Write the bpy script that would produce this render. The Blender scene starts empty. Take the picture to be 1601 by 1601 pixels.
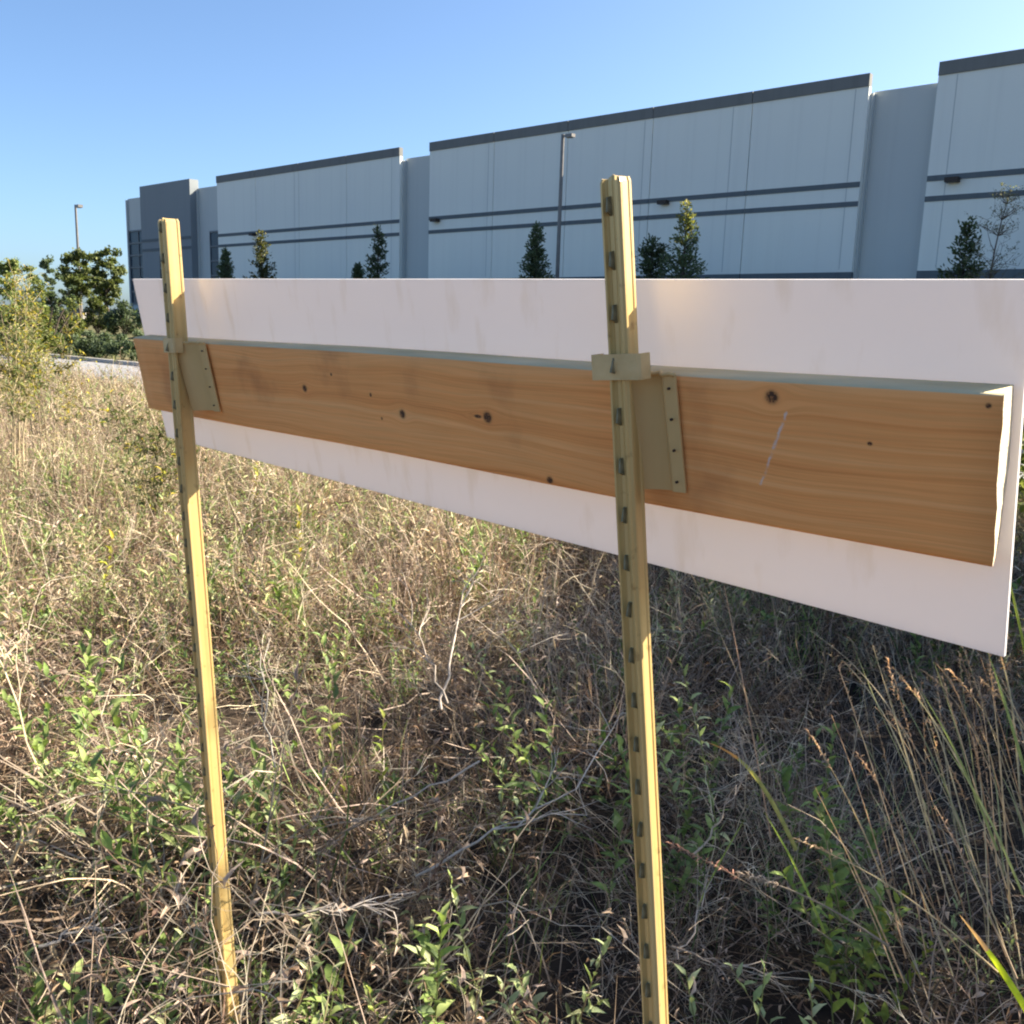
import bpy, bmesh, math, random
import numpy as np
from mathutils import Vector, Matrix, noise
random.seed(7); RNG = np.random.default_rng(7)
sc = bpy.context.scene
C = sc.collection
# ------------------------------------------------------------ camera
F, CX = 1463.0, 800.5
EYE = Vector((0, 0, 1.5))
AX = Matrix(((0.99948839, 0.00606919, 0.03140251), (-0.03198363, 0.18966217, 0.98132834), (0.0, -0.98183065, 0.18975925)))
# rows of AX = camera axes in world coordinates
cam = bpy.data.cameras.new('camera'); co = bpy.data.objects.new('camera', cam); C.objects.link(co)
m = AX.transposed().to_4x4(); m.translation = EYE; co.matrix_world = m
cam.sensor_width = 36; cam.lens = 36 * F / 1601; cam.clip_start = 0.05; cam.clip_end = 3000
sc.camera = co
# ------------------------------------------------------------ sky, sun, exposure
SUN = Vector((math.sin(math.radians(70)) * math.cos(math.radians(36)), math.cos(math.radians(70)) * math.cos(math.radians(36)), math.sin(math.radians(36))))
ELEV = math.asin(SUN.z); AZ = math.atan2(SUN.x, SUN.y)
W = bpy.data.worlds.new('World'); sc.world = W; W.use_nodes = True
nt = W.node_tree; bg = nt.nodes['Background']
sky = nt.nodes.new('ShaderNodeTexSky'); sky.sky_type = 'NISHITA'; sky.sun_disc = False
sky.sun_elevation = ELEV; sky.sun_rotation = AZ; sky.altitude = 0; sky.air_density = 0.7; sky.dust_density = 1.6; sky.ozone_density = 3.0
wt = nt.nodes.new('ShaderNodeVectorMath'); wt.operation = 'MULTIPLY'; wt.inputs[1].default_value = (0.93, 1.04, 1.08); nt.links.new(sky.outputs[0], wt.inputs[0]); nt.links.new(wt.outputs[0], bg.inputs[0]); bg.inputs[1].default_value = 0.053
sl = bpy.data.lights.new('sun', 'SUN'); sl.energy = 5.0; sl.angle = math.radians(0.6); sl.color = (1.0, 0.88, 0.70)
so = bpy.data.objects.new('sun', sl); C.objects.link(so); so.rotation_euler = SUN.to_track_quat('Z', 'Y').to_euler(); so.location = (8, 0, 8)
sc.cycles.filter_width = 2.1; sc.cycles.max_bounces = 8; sc.cycles.diffuse_bounces = 4
sc.view_settings.view_transform = 'Standard'; sc.view_settings.look = 'None'; sc.view_settings.gamma = 1
sc.view_settings.use_curve_mapping = False; sc.view_settings.exposure = 2.16
# ------------------------------------------------------------ helpers
def ray(px, py):
    c = Vector(((px - CX) / F, -(py - CX) / F, -1.0))
    return AX.transposed() @ c
def fwd(px, py, d, z=None):
    r = ray(px, py); r *= d / r.y
    return EYE + r
def on_ground(px, py, z=0.0):
    r = ray(px, py); r *= (z - EYE.z) / r.z
    p = EYE + r; return Vector((p.x, p.y, z))
def project(p):
    c = AX @ (Vector(p) - EYE); return (CX + F * c.x / -c.z, CX - F * c.y / -c.z)
# facade frame: s runs right along the building, p is the distance towards it
FT = Vector((0.74613959, -0.66578955, 0)); FN = Vector((0.66578955, 0.74613959, 0))
def fac(s, p, z): return FT * s + FN * p + Vector((0, 0, z))
def ground_z(x, y):
    p = x * FN.x + y * FN.y
    if p < 15: return 0.0
    if p < 19: return 0.03 * (p - 15)
    t = min(1, (p - 19) / 17); return 0.12 + 2.08 * (t * t * (3 - 2 * t))
def tag(o, label=None, cat=None, group=None, kind=None):
    if label: o['label'] = label
    if cat: o['category'] = cat
    if group: o['group'] = group
    if kind: o['kind'] = kind
    return o
def link(name, me, mats=(), parent=None, mat4=None):
    for mm in (mats if isinstance(mats, (list, tuple)) else [mats]):
        if me.materials.find(mm.name) < 0: me.materials.append(mm)
    o = bpy.data.objects.new(name, me); C.objects.link(o)
    if parent: o.parent = parent
    if mat4 is not None: o.matrix_local = mat4
    return o
def empty(name, loc=(0, 0, 0), rz=0.0, mat4=None):
    o = bpy.data.objects.new(name, None); C.objects.link(o)
    o.location = loc; o.rotation_euler = (0, 0, rz); o.empty_display_size = 0.1
    if mat4 is not None: o.matrix_world = mat4
    return o
class MB:
    """collects faces of one mesh"""
    def __init__(s): s.v = []; s.f = []; s.c = []; s.m = []
    def add(s, vs, fs, col=(1, 1, 1), mi=0):
        b = len(s.v); s.v += [tuple(q) for q in vs]; s.f += [tuple(i + b for i in f) for f in fs]
        s.c += [col] * len(vs); s.m += [mi] * len(fs); return s
    def box(s, a, b, col=(1, 1, 1), mi=0, fn=None):
        x0, y0, z0 = a; x1, y1, z1 = b
        vs = [Vector(q) for q in ((x0,y0,z0),(x1,y0,z0),(x1,y1,z0),(x0,y1,z0),(x0,y0,z1),(x1,y0,z1),(x1,y1,z1),(x0,y1,z1))]
        if fn: vs = [fn(*q) for q in vs]
        return s.add(vs, [(0,3,2,1),(4,5,6,7),(0,1,5,4),(1,2,6,5),(2,3,7,6),(3,0,4,7)], col, mi)
    def tube(s, pts, rad, n=4, col=(1, 1, 1), mi=0, cap=False):
        pts = [Vector(p) for p in pts]; vs = []; k = len(pts)
        for i, p in enumerate(pts):
            t = (pts[min(i + 1, k - 1)] - pts[max(i - 1, 0)])
            t = t.normalized() if t.length > 1e-9 else Vector((0, 0, 1))
            a = t.cross(Vector((0.31, 0.17, 0.93)))
            if a.length < 1e-3: a = t.cross(Vector((1, 0, 0)))
            a.normalize(); b = t.cross(a); r = rad[i] if hasattr(rad, '__len__') else rad
            for j in range(n):
                an = 2 * math.pi * j / n; vs.append(p + (a * math.cos(an) + b * math.sin(an)) * r)
        fs = [(i*n+j, i*n+(j+1) % n, (i+1)*n+(j+1) % n, (i+1)*n+j) for i in range(k-1) for j in range(n)]
        if cap: fs += [tuple(range(n))[::-1], tuple(range((k-1)*n, k*n))]
        return s.add(vs, fs, col, mi)
    def ribbon(s, pts, wid, side, col=(1, 1, 1), mi=0):
        vs = []
        for p, w_ in zip(pts, wid):
            vs += [p - side * w_ * .5, p + side * w_ * .5]
        fs = [(2*i, 2*i+1, 2*i+3, 2*i+2) for i in range(len(pts)-1)]
        return s.add(vs, fs, col, mi)
    def leaf(s, p, d, up, L, wd, col, fold=0.25, curl=0.25, mi=0):
        """a folded, drooping leaf of four quads / triangles"""
        d = d.normalized(); sd = d.cross(up)
        if sd.length < 1e-3: sd = Vector((1, 0, 0))
        sd.normalize(); nn = sd.cross(d)
        m1 = p + d * L * .35 + nn * L * .05; m2 = p + d * L * .7 - nn * L * curl * .3; tip = p + d * L - nn * L * curl
        l1 = m1 - sd * wd * .5 + nn * wd * fold; r1 = m1 + sd * wd * .5 + nn * wd * fold
        l2 = m2 - sd * wd * .36 + nn * wd * fold; r2 = m2 + sd * wd * .36 + nn * wd * fold
        return s.add([p, m1, m2, tip, l1, r1, l2, r2],
                     [(0,1,4),(0,5,1),(1,2,6,4),(1,5,7,2),(2,3,6),(2,7,3)], col, mi)
    def mesh(s, name, smooth=False):
        me = bpy.data.meshes.new(name); me.from_pydata([tuple(q) for q in s.v], [], s.f)
        a = me.color_attributes.new('tint', 'FLOAT_COLOR', 'POINT')
        a.data.foreach_set('color', np.array([(c[0], c[1], c[2], 1.0) for c in s.c], dtype=np.float32).ravel())
        me.polygons.foreach_set('material_index', np.array(s.m, dtype=np.int32))
        if smooth: me.polygons.foreach_set('use_smooth', np.ones(len(s.f), dtype=bool))
        me.update(); return me
    def build(s, name, mats, parent=None, mat4=None, smooth=False):
        return link(name, s.mesh(name, smooth), mats, parent, mat4)
# ------------------------------------------------------------ materials
def newmat(name):
    M_ = bpy.data.materials.new(name); M_.use_nodes = True
    t = M_.node_tree; return M_, t, t.nodes['Principled BSDF'], t.nodes, t.links
def N_(t, typ, **kw):
    n = t.nodes.new(typ)
    for k, v in kw.items(): setattr(n, k, v)
    return n
def ramp(t, src, stops):
    r = t.nodes.new('ShaderNodeValToRGB'); e = r.color_ramp.elements
    while len(e) < len(stops): e.new(0.5)
    for q, (pos, c) in zip(e, stops): q.position = pos; q.color = (*c, 1) if len(c) == 3 else c
    t.links.new(src, r.inputs[0]); return r
def mixc(t, fac_, a, b, mode='MIX'):
    mx = t.nodes.new('ShaderNodeMix'); mx.data_type = 'RGBA'; mx.blend_type = mode
    for inp, v in ((mx.inputs[0], fac_), (mx.inputs[6], a), (mx.inputs[7], b)):
        if hasattr(v, 'is_linked') or isinstance(v, bpy.types.NodeSocket): t.links.new(v, inp)
        elif isinstance(v, (int, float)): inp.default_value = v
        else: inp.default_value = (*v, 1)
    return mx.outputs[2]
def noisy(name, c1, c2, scale=5, rough=0.8, bump=0.0, stretch=(1, 1, 1), metallic=0.0, detail=6, bscale=None, spec=0.3):
    M_, t, b, n, l = newmat(name)
    tc = N_(t, 'ShaderNodeTexCoord'); mp = N_(t, 'ShaderNodeMapping'); mp.inputs['Scale'].default_value = stretch
    l.new(tc.outputs['Object'], mp.inputs[0])
    nz = N_(t, 'ShaderNodeTexNoise'); nz.inputs['Scale'].default_value = scale; nz.inputs['Detail'].default_value = detail
    l.new(mp.outputs[0], nz.inputs[0])
    r = ramp(t, nz.outputs[0], [(0.3, c1), (0.7, c2)]); l.new(r.outputs[0], b.inputs['Base Color'])
    b.inputs['Roughness'].default_value = rough; b.inputs['Metallic'].default_value = metallic
    b.inputs['Specular IOR Level'].default_value = spec
    if bump:
        n2 = N_(t, 'ShaderNodeTexNoise'); n2.inputs['Scale'].default_value = bscale or scale * 4; l.new(mp.outputs[0], n2.inputs[0])
        bp = N_(t, 'ShaderNodeBump'); bp.inputs['Strength'].default_value = bump; bp.inputs['Distance'].default_value = 0.01
        l.new(n2.outputs[0], bp.inputs['Height']); l.new(bp.outputs[0], b.inputs['Normal'])
    return M_
def plantmat(name, trans=0.35, rough=0.7, tgain=(1.1, 1.15, 0.7)):
    M_, t, b, n, l = newmat(name)
    at = N_(t, 'ShaderNodeAttribute'); at.attribute_name = 'tint'
    oi = N_(t, 'ShaderNodeObjectInfo')
    mr = N_(t, 'ShaderNodeMapRange'); l.new(oi.outputs['Random'], mr.inputs[0]); mr.inputs[3].default_value = 0.7; mr.inputs[4].default_value = 1.25
    nz = N_(t, 'ShaderNodeTexNoise'); nz.inputs['Scale'].default_value = 45; nz.inputs['Detail'].default_value = 3
    tc = N_(t, 'ShaderNodeTexCoord'); l.new(tc.outputs['Object'], nz.inputs[0])
    mr2 = N_(t, 'ShaderNodeMapRange'); l.new(nz.outputs[0], mr2.inputs[0]); mr2.inputs[1].default_value = .3; mr2.inputs[2].default_value = .7; mr2.inputs[3].default_value = 0.72; mr2.inputs[4].default_value = 1.2
    mu = N_(t, 'ShaderNodeMath', operation='MULTIPLY'); l.new(mr.outputs[0], mu.inputs[0]); l.new(mr2.outputs[0], mu.inputs[1])
    sc_ = N_(t, 'ShaderNodeVectorMath', operation='SCALE'); l.new(at.outputs['Color'], sc_.inputs[0]); l.new(mu.outputs[0], sc_.inputs['Scale'])
    l.new(sc_.outputs[0], b.inputs['Base Color']); b.inputs['Roughness'].default_value = rough
    b.inputs['Specular IOR Level'].default_value = 0.25
    if trans:
        tr = N_(t, 'ShaderNodeBsdfTranslucent'); mv = N_(t, 'ShaderNodeVectorMath', operation='MULTIPLY'); mv.inputs[1].default_value = tgain
        l.new(sc_.outputs[0], mv.inputs[0]); l.new(mv.outputs[0], tr.inputs[0])
        ms = N_(t, 'ShaderNodeMixShader'); ms.inputs[0].default_value = trans
        l.new(b.outputs[0], ms.inputs[1]); l.new(tr.outputs[0], ms.inputs[2]); l.new(ms.outputs[0], n['Material Output'].inputs[0])
    return M_
M = {}
M['plant'] = plantmat('plant_tissue', 0.32)
M['dry'] = plantmat('dry_stalk', 0.22, 0.65, (1.0, 0.9, 0.7))
M['bark'] = noisy('bark', (.06, .045, .035), (.14, .11, .085), 9, 0.9, 0.5, (1, 1, .3))
M['soil'] = noisy('soil_with_litter', (.012, .008, .006), (.055, .038, .025), 7, 0.95, 0.6, detail=10, bscale=40)
M['asphalt'] = noisy('asphalt', (.16, .165, .18), (.22, .225, .24), 3, 0.85, 0.2, bscale=200)
M['kerb'] = noisy('concrete_kerb', (.30, .29, .27), (.42, .41, .38), 4, 0.85)
M['hub'] = noisy('galvanised_stud', (.13, .115, .06), (.34, .29, .17), 120, 0.55, metallic=0.1)
M['screw'] = noisy('dark_screw', (.03, .025, .02), (.08, .06, .05), 200, 0.6, metallic=0.3)
def wallmat(name, c, streak=0.10, rough=0.85):
    M_, t, b, n, l = newmat(name)
    tc = N_(t, 'ShaderNodeTexCoord'); mp = N_(t, 'ShaderNodeMapping'); mp.inputs['Scale'].default_value = (1.6, 1.6, .03)
    l.new(tc.outputs['Object'], mp.inputs[0])
    nz = N_(t, 'ShaderNodeTexNoise'); nz.inputs['Scale'].default_value = 1.3; nz.inputs['Detail'].default_value = 7; nz.inputs['Roughness'].default_value = .65; l.new(mp.outputs[0], nz.inputs[0])
    r = ramp(t, nz.outputs[0], [(0.36, (1 - streak * 1.6,) * 3), (0.5, (1, 1, 1)), (0.8, (1 + streak * .3,) * 3)])
    n2 = N_(t, 'ShaderNodeTexNoise'); n2.inputs['Scale'].default_value = .12; l.new(tc.outputs['Object'], n2.inputs[0])
    r2 = ramp(t, n2.outputs[0], [(0.3, (.93, .93, .95)), (.7, (1.04, 1.03, 1.0))])
    o = mixc(t, 1.0, c, r.outputs[0], 'MULTIPLY'); o = mixc(t, 1.0, o, r2.outputs[0], 'MULTIPLY')
    l.new(o, b.inputs['Base Color']); b.inputs['Roughness'].default_value = rough; b.inputs['Specular IOR Level'].default_value = .2
    return M_
M['wall_white'] = wallmat('painted_concrete_pale', (.76, .775, .72), .022)
M['wall_mid'] = wallmat('painted_concrete_grey', (.50, .53, .52), .02)
M['wall_dark'] = wallmat('painted_concrete_dark', (.23, .255, .27), .02)
M['band'] = wallmat('painted_band', (.13, .15, .16), .06)
M['coping'] = wallmat('painted_parapet', (.18, .185, .18), .06)
M['backing'] = noisy('joint_backing', (.10, .11, .12), (.13, .14, .15), 1)
g_, t, b, n, l = newmat('tinted_glass'); M['glass'] = g_
b.inputs['Base Color'].default_value = (.02, .04, .065, 1); b.inputs['Roughness'].default_value = .25; b.inputs['Specular IOR Level'].default_value = .18
M['mullion'] = noisy('window_frame_metal', (.10, .11, .12), (.14, .15, .16), 2, .5)
M['roof'] = noisy('roof_membrane', (.4, .4, .4), (.5, .5, .5), 1)
M['lamp_pole'] = noisy('pole_metal', (.13, .125, .12), (.19, .18, .17), 3, .4, spec=.5)
# post paint
def postmat():
    M_, t, b, n, l = newmat('cream_post_paint')
    tc = N_(t, 'ShaderNodeTexCoord'); mp = N_(t, 'ShaderNodeMapping'); mp.inputs['Scale'].default_value = (1, 1, .045)
    l.new(tc.outputs['Object'], mp.inputs[0])
    nz = N_(t, 'ShaderNodeTexNoise'); nz.inputs['Scale'].default_value = 60; nz.inputs['Detail'].default_value = 2; l.new(mp.outputs[0], nz.inputs[0])
    r = ramp(t, nz.outputs[0], [(.22, (.46, .31, .12)), (.45, (.63, .45, .18)), (.8, (.71, .54, .25))])
    n2 = N_(t, 'ShaderNodeTexNoise'); n2.inputs['Scale'].default_value = 60; n2.inputs['Detail'].default_value = 6; l.new(tc.outputs['Object'], n2.inputs[0])
    r2 = ramp(t, n2.outputs[0], [(.26, (.50, .42, .36)), (.36, (1, 1, 1))])
    l.new(mixc(t, .7, r.outputs[0], r2.outputs[0], 'MULTIPLY'), b.inputs['Base Color'])
    b.inputs['Roughness'].default_value = .36; b.inputs['Metallic'].default_value = .25; b.inputs['Specular IOR Level'].default_value = .5
    bp = N_(t, 'ShaderNodeBump'); bp.inputs['Strength'].default_value = .25; bp.inputs['Distance'].default_value = .001; l.new(n2.outputs[0], bp.inputs['Height']); l.new(bp.outputs[0], b.inputs['Normal'])
    return M_
M['post'] = postmat()
M['clip'] = noisy('clip_paint', (.56, .40, .18), (.72, .53, .26), 30, .5, .1, metallic=.1, bscale=120)
M['bracket'] = noisy('bracket_paint', (.56, .39, .16), (.74, .53, .25), 12, .42, .05, (1, 1, .3), metallic=.1, bscale=80)
def sheetmat():
    M_, t, b, n, l = newmat('white_plastic_sheet')
    tc = N_(t, 'ShaderNodeTexCoord')
    nz = N_(t, 'ShaderNodeTexNoise'); nz.inputs['Scale'].default_value = 2.2; nz.inputs['Detail'].default_value = 4; l.new(tc.outputs['Object'], nz.inputs[0])
    r = ramp(t, nz.outputs[0], [(.3, (.80, .79, .80)), (.7, (.84, .825, .83))])
    mp = N_(t, 'ShaderNodeMapping'); mp.inputs['Scale'].default_value = (9, 1, 2.5); l.new(tc.outputs['Object'], mp.inputs[0])
    n3 = N_(t, 'ShaderNodeTexNoise'); n3.inputs['Scale'].default_value = 3.5; n3.inputs['Detail'].default_value = 8; l.new(mp.outputs[0], n3.inputs[0])
    r3 = ramp(t, n3.outputs[0], [(.30, (.88, .85, .80)), (.44, (1, 1, 1))])
    l.new(mixc(t, .9, r.outputs[0], r3.outputs[0], 'MULTIPLY'), b.inputs['Base Color'])
    b.inputs['Roughness'].default_value = .38; b.inputs['Specular IOR Level'].default_value = .45
    tr = N_(t, 'ShaderNodeBsdfTranslucent'); tr.inputs[0].default_value = (.74, .69, .66, 1)
    ms = N_(t, 'ShaderNodeMixShader'); ms.inputs[0].default_value = .24
    l.new(b.outputs[0], ms.inputs[1]); l.new(tr.outputs[0], ms.inputs[2]); l.new(ms.outputs[0], n['Material Output'].inputs[0])
    return M_
M['sheet'] = sheetmat()
def woodmat():
    M_, t, b, n, l = newmat('pine_plank_face')
    tc = N_(t, 'ShaderNodeTexCoord'); sx = N_(t, 'ShaderNodeSeparateXYZ'); l.new(tc.outputs['Object'], sx.inputs[0])
    def math_(op, a, b_=None, c=None):
        q = N_(t, 'ShaderNodeMath', operation=op)
        for i, v in enumerate((a, b_, c)):
            if v is None: continue
            if isinstance(v, (int, float)): q.inputs[i].default_value = v
            else: l.new(v, q.inputs[i])
        return q.outputs[0]
    # knots: (x, z, rx, rz)
    kn = [(-.9882, -.0606, .0052, .0050), (-.7513, -.0795, .0055, .0055), (-.5803, -.0687, .0068, .0064), (-.598, -.0690, .006, .002), (-.8187, -.0583, .0022, .0025),
          (-.4836, -.134, .0045, .004), (-.1947, -.0156, .0060, .0058), (-.1029, -.0487, .0020, .0016), (-.0108, -.0091, .0020, .0020), (-.91, -.035, .002, .002), (-.80, -.090, .0018, .0018)]
    kn = [(a_, b_, c_ * .8, d_ * .78) for a_, b_, c_, d_ in kn]
    dark = None; warp = None
    for (kx, kz, rx, rz) in kn:
        dx = math_('DIVIDE', math_('SUBTRACT', sx.outputs[0], kx), rx); dz = math_('DIVIDE', math_('SUBTRACT', sx.outputs[2], kz), rz)
        d2 = math_('ADD', math_('MULTIPLY', dx, dx), math_('MULTIPLY', dz, dz))
        e = math_('POWER', 2.718, math_('MULTIPLY', math_('POWER', d2, 1.6), -0.7)); dark = e if dark is None else math_('MAXIMUM', dark, e)
        ddx = math_('MULTIPLY', dx, .22)
        if rx > .004:
            ww = math_('POWER', 2.718, math_('MULTIPLY', math_('ADD', math_('MULTIPLY', ddx, ddx), math_('MULTIPLY', math_('MULTIPLY', dz, dz), .10)), -1.0))
            ww = math_('MULTIPLY', ww, math_('MULTIPLY', dz, -.0045))
            warp = ww if warp is None else math_('ADD', warp, ww)
    lf = N_(t, 'ShaderNodeTexNoise'); lf.inputs['Scale'].default_value = 1.0; lf.inputs['Detail'].default_value = 2
    mpl = N_(t, 'ShaderNodeMapping'); mpl.inputs['Scale'].default_value = (2.2, 1, 9); l.new(tc.outputs['Object'], mpl.inputs[0]); l.new(mpl.outputs[0], lf.inputs[0])
    zz = math_('ADD', math_('ADD', sx.outputs[2], warp), math_('MULTIPLY', math_('SUBTRACT', lf.outputs[0], .5), .042))
    # growth rings as bands across the width
    cmb = N_(t, 'ShaderNodeCombineXYZ'); l.new(math_('MULTIPLY', sx.outputs[0], .35), cmb.inputs[0]); l.new(math_('MULTIPLY', zz, 60), cmb.inputs[2])
    rg = N_(t, 'ShaderNodeTexNoise'); rg.inputs['Scale'].default_value = 1.6; rg.inputs['Detail'].default_value = 3; rg.inputs['Roughness'].default_value = .6; l.new(cmb.outputs[0], rg.inputs[0])
    cm2 = N_(t, 'ShaderNodeCombineXYZ'); l.new(math_('MULTIPLY', sx.outputs[0], 7), cm2.inputs[0]); l.new(math_('MULTIPLY', zz, 420), cm2.inputs[2])
    fg = N_(t, 'ShaderNodeTexNoise'); fg.inputs['Scale'].default_value = 1; fg.inputs['Detail'].default_value = 4; l.new(cm2.outputs[0], fg.inputs[0])
    r = ramp(t, rg.outputs[0], [(.24, (.66, .23, .065)), (.40, (.87, .37, .115)), (.55, (.92, .425, .145)), (.72, (.95, .49, .19))])
    r2 = ramp(t, fg.outputs[0], [(.3, (.86, .84, .80)), (.6, (1.03, 1.03, 1.03))])
    o = mixc(t, .8, r.outputs[0], r2.outputs[0], 'MULTIPLY')
    bl = N_(t, 'ShaderNodeTexNoise'); bl.inputs['Scale'].default_value = 6; bl.inputs['Detail'].default_value = 5; l.new(tc.outputs['Object'], bl.inputs[0])
    r3 = ramp(t, bl.outputs[0], [(.33, (.74, .70, .72)), (.45, (.97, .96, .96)), (.75, (1.04, 1.0, .96))]); o = mixc(t, 1, o, r3.outputs[0], 'MULTIPLY')
    # rings of darker wood round each knot, then the knot
    kz = N_(t, 'ShaderNodeTexNoise'); kz.inputs['Scale'].default_value = 420; kz.inputs['Detail'].default_value = 3; l.new(tc.outputs['Object'], kz.inputs[0]); kt = ramp(t, kz.outputs[0], [(.36, (.55, .55, .55)), (.50, (1, 1, 1))])
    halo = math_('MINIMUM', math_('MULTIPLY', math_('POWER', dark, .35), .38), 1.0)
    o = mixc(t, halo, o, (.33, .15, .06)); o = mixc(t, math_('MULTIPLY', math_('MINIMUM', math_('MULTIPLY', dark, 2.0), .95), kt.outputs[0]), o, (.045, .026, .018))
    # pale chalky scratch
    ax, az, bx, bz = -.1801, -.029, -.2071, -.0984
    L2 = (bx - ax) ** 2 + (bz - az) ** 2
    wz = N_(t, 'ShaderNodeTexNoise'); wz.inputs['Scale'].default_value = 90; wz.inputs['Detail'].default_value = 4; l.new(tc.outputs['Object'], wz.inputs[0])
    px_ = math_('SUBTRACT', math_('ADD', sx.outputs[0], math_('MULTIPLY', math_('SUBTRACT', wz.outputs[0], .5), .009)), ax); pz_ = math_('SUBTRACT', sx.outputs[2], az)
    h = math_('DIVIDE', math_('ADD', math_('MULTIPLY', px_, bx - ax), math_('MULTIPLY', pz_, bz - az)), L2)
    hq = N_(t, 'ShaderNodeClamp'); l.new(h, hq.inputs[0]); h = hq.outputs[0]
    ex = math_('SUBTRACT', px_, math_('MULTIPLY', h, bx - ax)); ez = math_('SUBTRACT', pz_, math_('MULTIPLY', h, bz - az))
    dd = math_('SQRT', math_('ADD', math_('MULTIPLY', ex, ex), math_('MULTIPLY', ez, ez)))
    sm = N_(t, 'ShaderNodeMapRange'); l.new(dd, sm.inputs[0]); sm.inputs[1].default_value = .0003; sm.inputs[2].default_value = .0022; sm.inputs[3].default_value = .85; sm.inputs[4].default_value = 0
    br = ramp(t, wz.outputs[0], [(.40, (0, 0, 0)), (.55, (1, 1, 1))])
    o = mixc(t, math_('MULTIPLY', sm.outputs[0], br.outputs[0]), o, (.66, .60, .55))
    l.new(o, b.inputs['Base Color']); b.inputs['Roughness'].default_value = .7; b.inputs['Specular IOR Level'].default_value = .25
    bp = N_(t, 'ShaderNodeBump'); bp.inputs['Strength'].default_value = .3; bp.inputs['Distance'].default_value = .0008; l.new(fg.outputs[0], bp.inputs['Height']); l.new(bp.outputs[0], b.inputs['Normal'])
    return M_
M['wood'] = woodmat()
M['wood_top'] = noisy('weathered_plank_edge', (.46, .39, .23), (.70, .60, .39), 18, .9, .2, (.25, 1, 1), bscale=80, spec=.05)
M['wood_end'] = noisy('sawn_end_grain', (.52, .44, .30), (.70, .60, .42), 60, .8, .2, (1, .3, 1))
# ------------------------------------------------------------ ground, road, kerb
def strip(p0, p1, np_, s0=-420, s1=330, ns=90, dz=0.0, zf=None, name='x', mat=None):
    mb = MB(); vs = []
    for i in range(ns + 1):
        s = s0 + (s1 - s0) * i / ns
        for j in range(np_ + 1):
            p = p0 + (p1 - p0) * j / np_
            q = fac(s, p, 0); z = (zf(p) if zf else ground_z(q.x, q.y)) + dz
            vs.append((q.x, q.y, z))
    k = np_ + 1
    mb.add(vs, [(i*k+j, i*k+j+1, (i+1)*k+j+1, (i+1)*k+j) for i in range(ns) for j in range(np_)])
    o = mb.build(name, mat, smooth=True); o['kind'] = 'structure'
    for poly in o.data.polygons:
        pass
    if o.data.polygons[0].normal.z < 0: o.data.flip_normals()
    return o
lawn_mat = noisy('dry_lawn', (.05, .06, .024), (.13, .115, .055), 1.2, .95, .4, detail=9, bscale=20)
strip(-400, 9.3, 30, name='ground', mat=M['soil'])
strip(9.3, 9.45, 1, dz=.1, zf=lambda p: 0.0, name='near_kerb', mat=M['kerb'])
strip(9.3, 14.7, 2, dz=.01, name='road', mat=M['asphalt'])
mbk = MB()
for p0 in (9.3, 14.6):
    mbk.box((-200, p0, -.1), (200, p0 + .15, .13), fn=lambda s, p, z: fac(s, p, z))
bpy.data.objects.remove(bpy.data.objects['near_kerb'])
o = mbk.build('kerb', M['kerb']); o['kind'] = 'structure'
strip(14.7, 44.9, 34, name='verge', mat=lawn_mat)
strip(44.9, 900, 10, s0=-900, s1=900, ns=8, name='terrain', mat=lawn_mat)
# ------------------------------------------------------------ the warehouse
bt = FT.to_3d()
BM = Matrix(((FT.x, FN.x, 0, FN.x * 45), (FT.y, FN.y, 0, FN.y * 45), (0, 0, 1, 2.15), (0, 0, 0, 1)))
WH = empty('warehouse', mat4=BM)
tag(WH, 'long pale grey tilt-up warehouse with dark parapet bands behind the sheet', 'building')
Z0 = 2.15
def wbox(name, s0, s1, y0, y1, z0, z1, mat, parent=None, label=None):
    c = Vector(((s0 + s1) / 2, (y0 + y1) / 2, (z0 + z1) / 2 - Z0)); h = Vector(((s1 - s0) / 2, (y1 - y0) / 2, (z1 - z0) / 2))
    par = parent or WH
    off = Vector((0, 0, 0))
    if parent is not None: off = Vector(parent.location)
    mb = MB(); mb.box(-h, h); o = mb.build(name, mat, par); o.location = c - off
    if label: o['label'] = label
    return o
Y_F = 0.0
# white panel blocks
def block(s0, s1, nseg, extra=()):
    w_ = (s1 - s0) / nseg
    for i in range(nseg):
        a = s0 + i * w_ + .02; b_ = s0 + (i + 1) * w_ - .02
        wbox('wall_panel', a, b_, 0, .25, 4.78, 13.10, M['wall_white'])
        wbox('base_panel', a, b_, -.03, .22, 2.0, 4.775, M['band'])
        wbox('parapet_band', a, b_, -.06, .27, 13.105, 13.66, M['coping'])
        wbox('reveal_band', a, b_, -.035, -.002, 8.66, 8.90, M['band'])
        wbox('reveal_band', a, b_, -.035, -.002, 7.79, 8.02, M['band'])
    for e in extra:
        wbox('joint_strip', e - .02, e + .02, -.008, -.003, 4.9, 13.05, M['wall_mid'])
block(-75.15, -51.52, 4, (-63.9, -52.4)); block(-48.55, -18.90, 5, (-43.1, -31.3, -25.9, -19.55)); block(-15.88, 13.8, 5, (-15.05,))
for (a, b_, zt, y, mt) in ((-51.52, -48.55, 13.0, .55, 'wall_mid'), (-18.90, -15.88, 12.95, .55, 'wall_mid')):
    wbox('recessed_wall', a + .003, b_ - .003, y, y + .25, 2.0, zt, M[mt], label='grey recessed wall panel between two pale blocks')
    for q in (a, b_):
        pass
# return walls at the block ends (they cast the dark edge lines)
for s in (-75.15, -51.52, -48.55, -18.90, -15.88):
    pass
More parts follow.
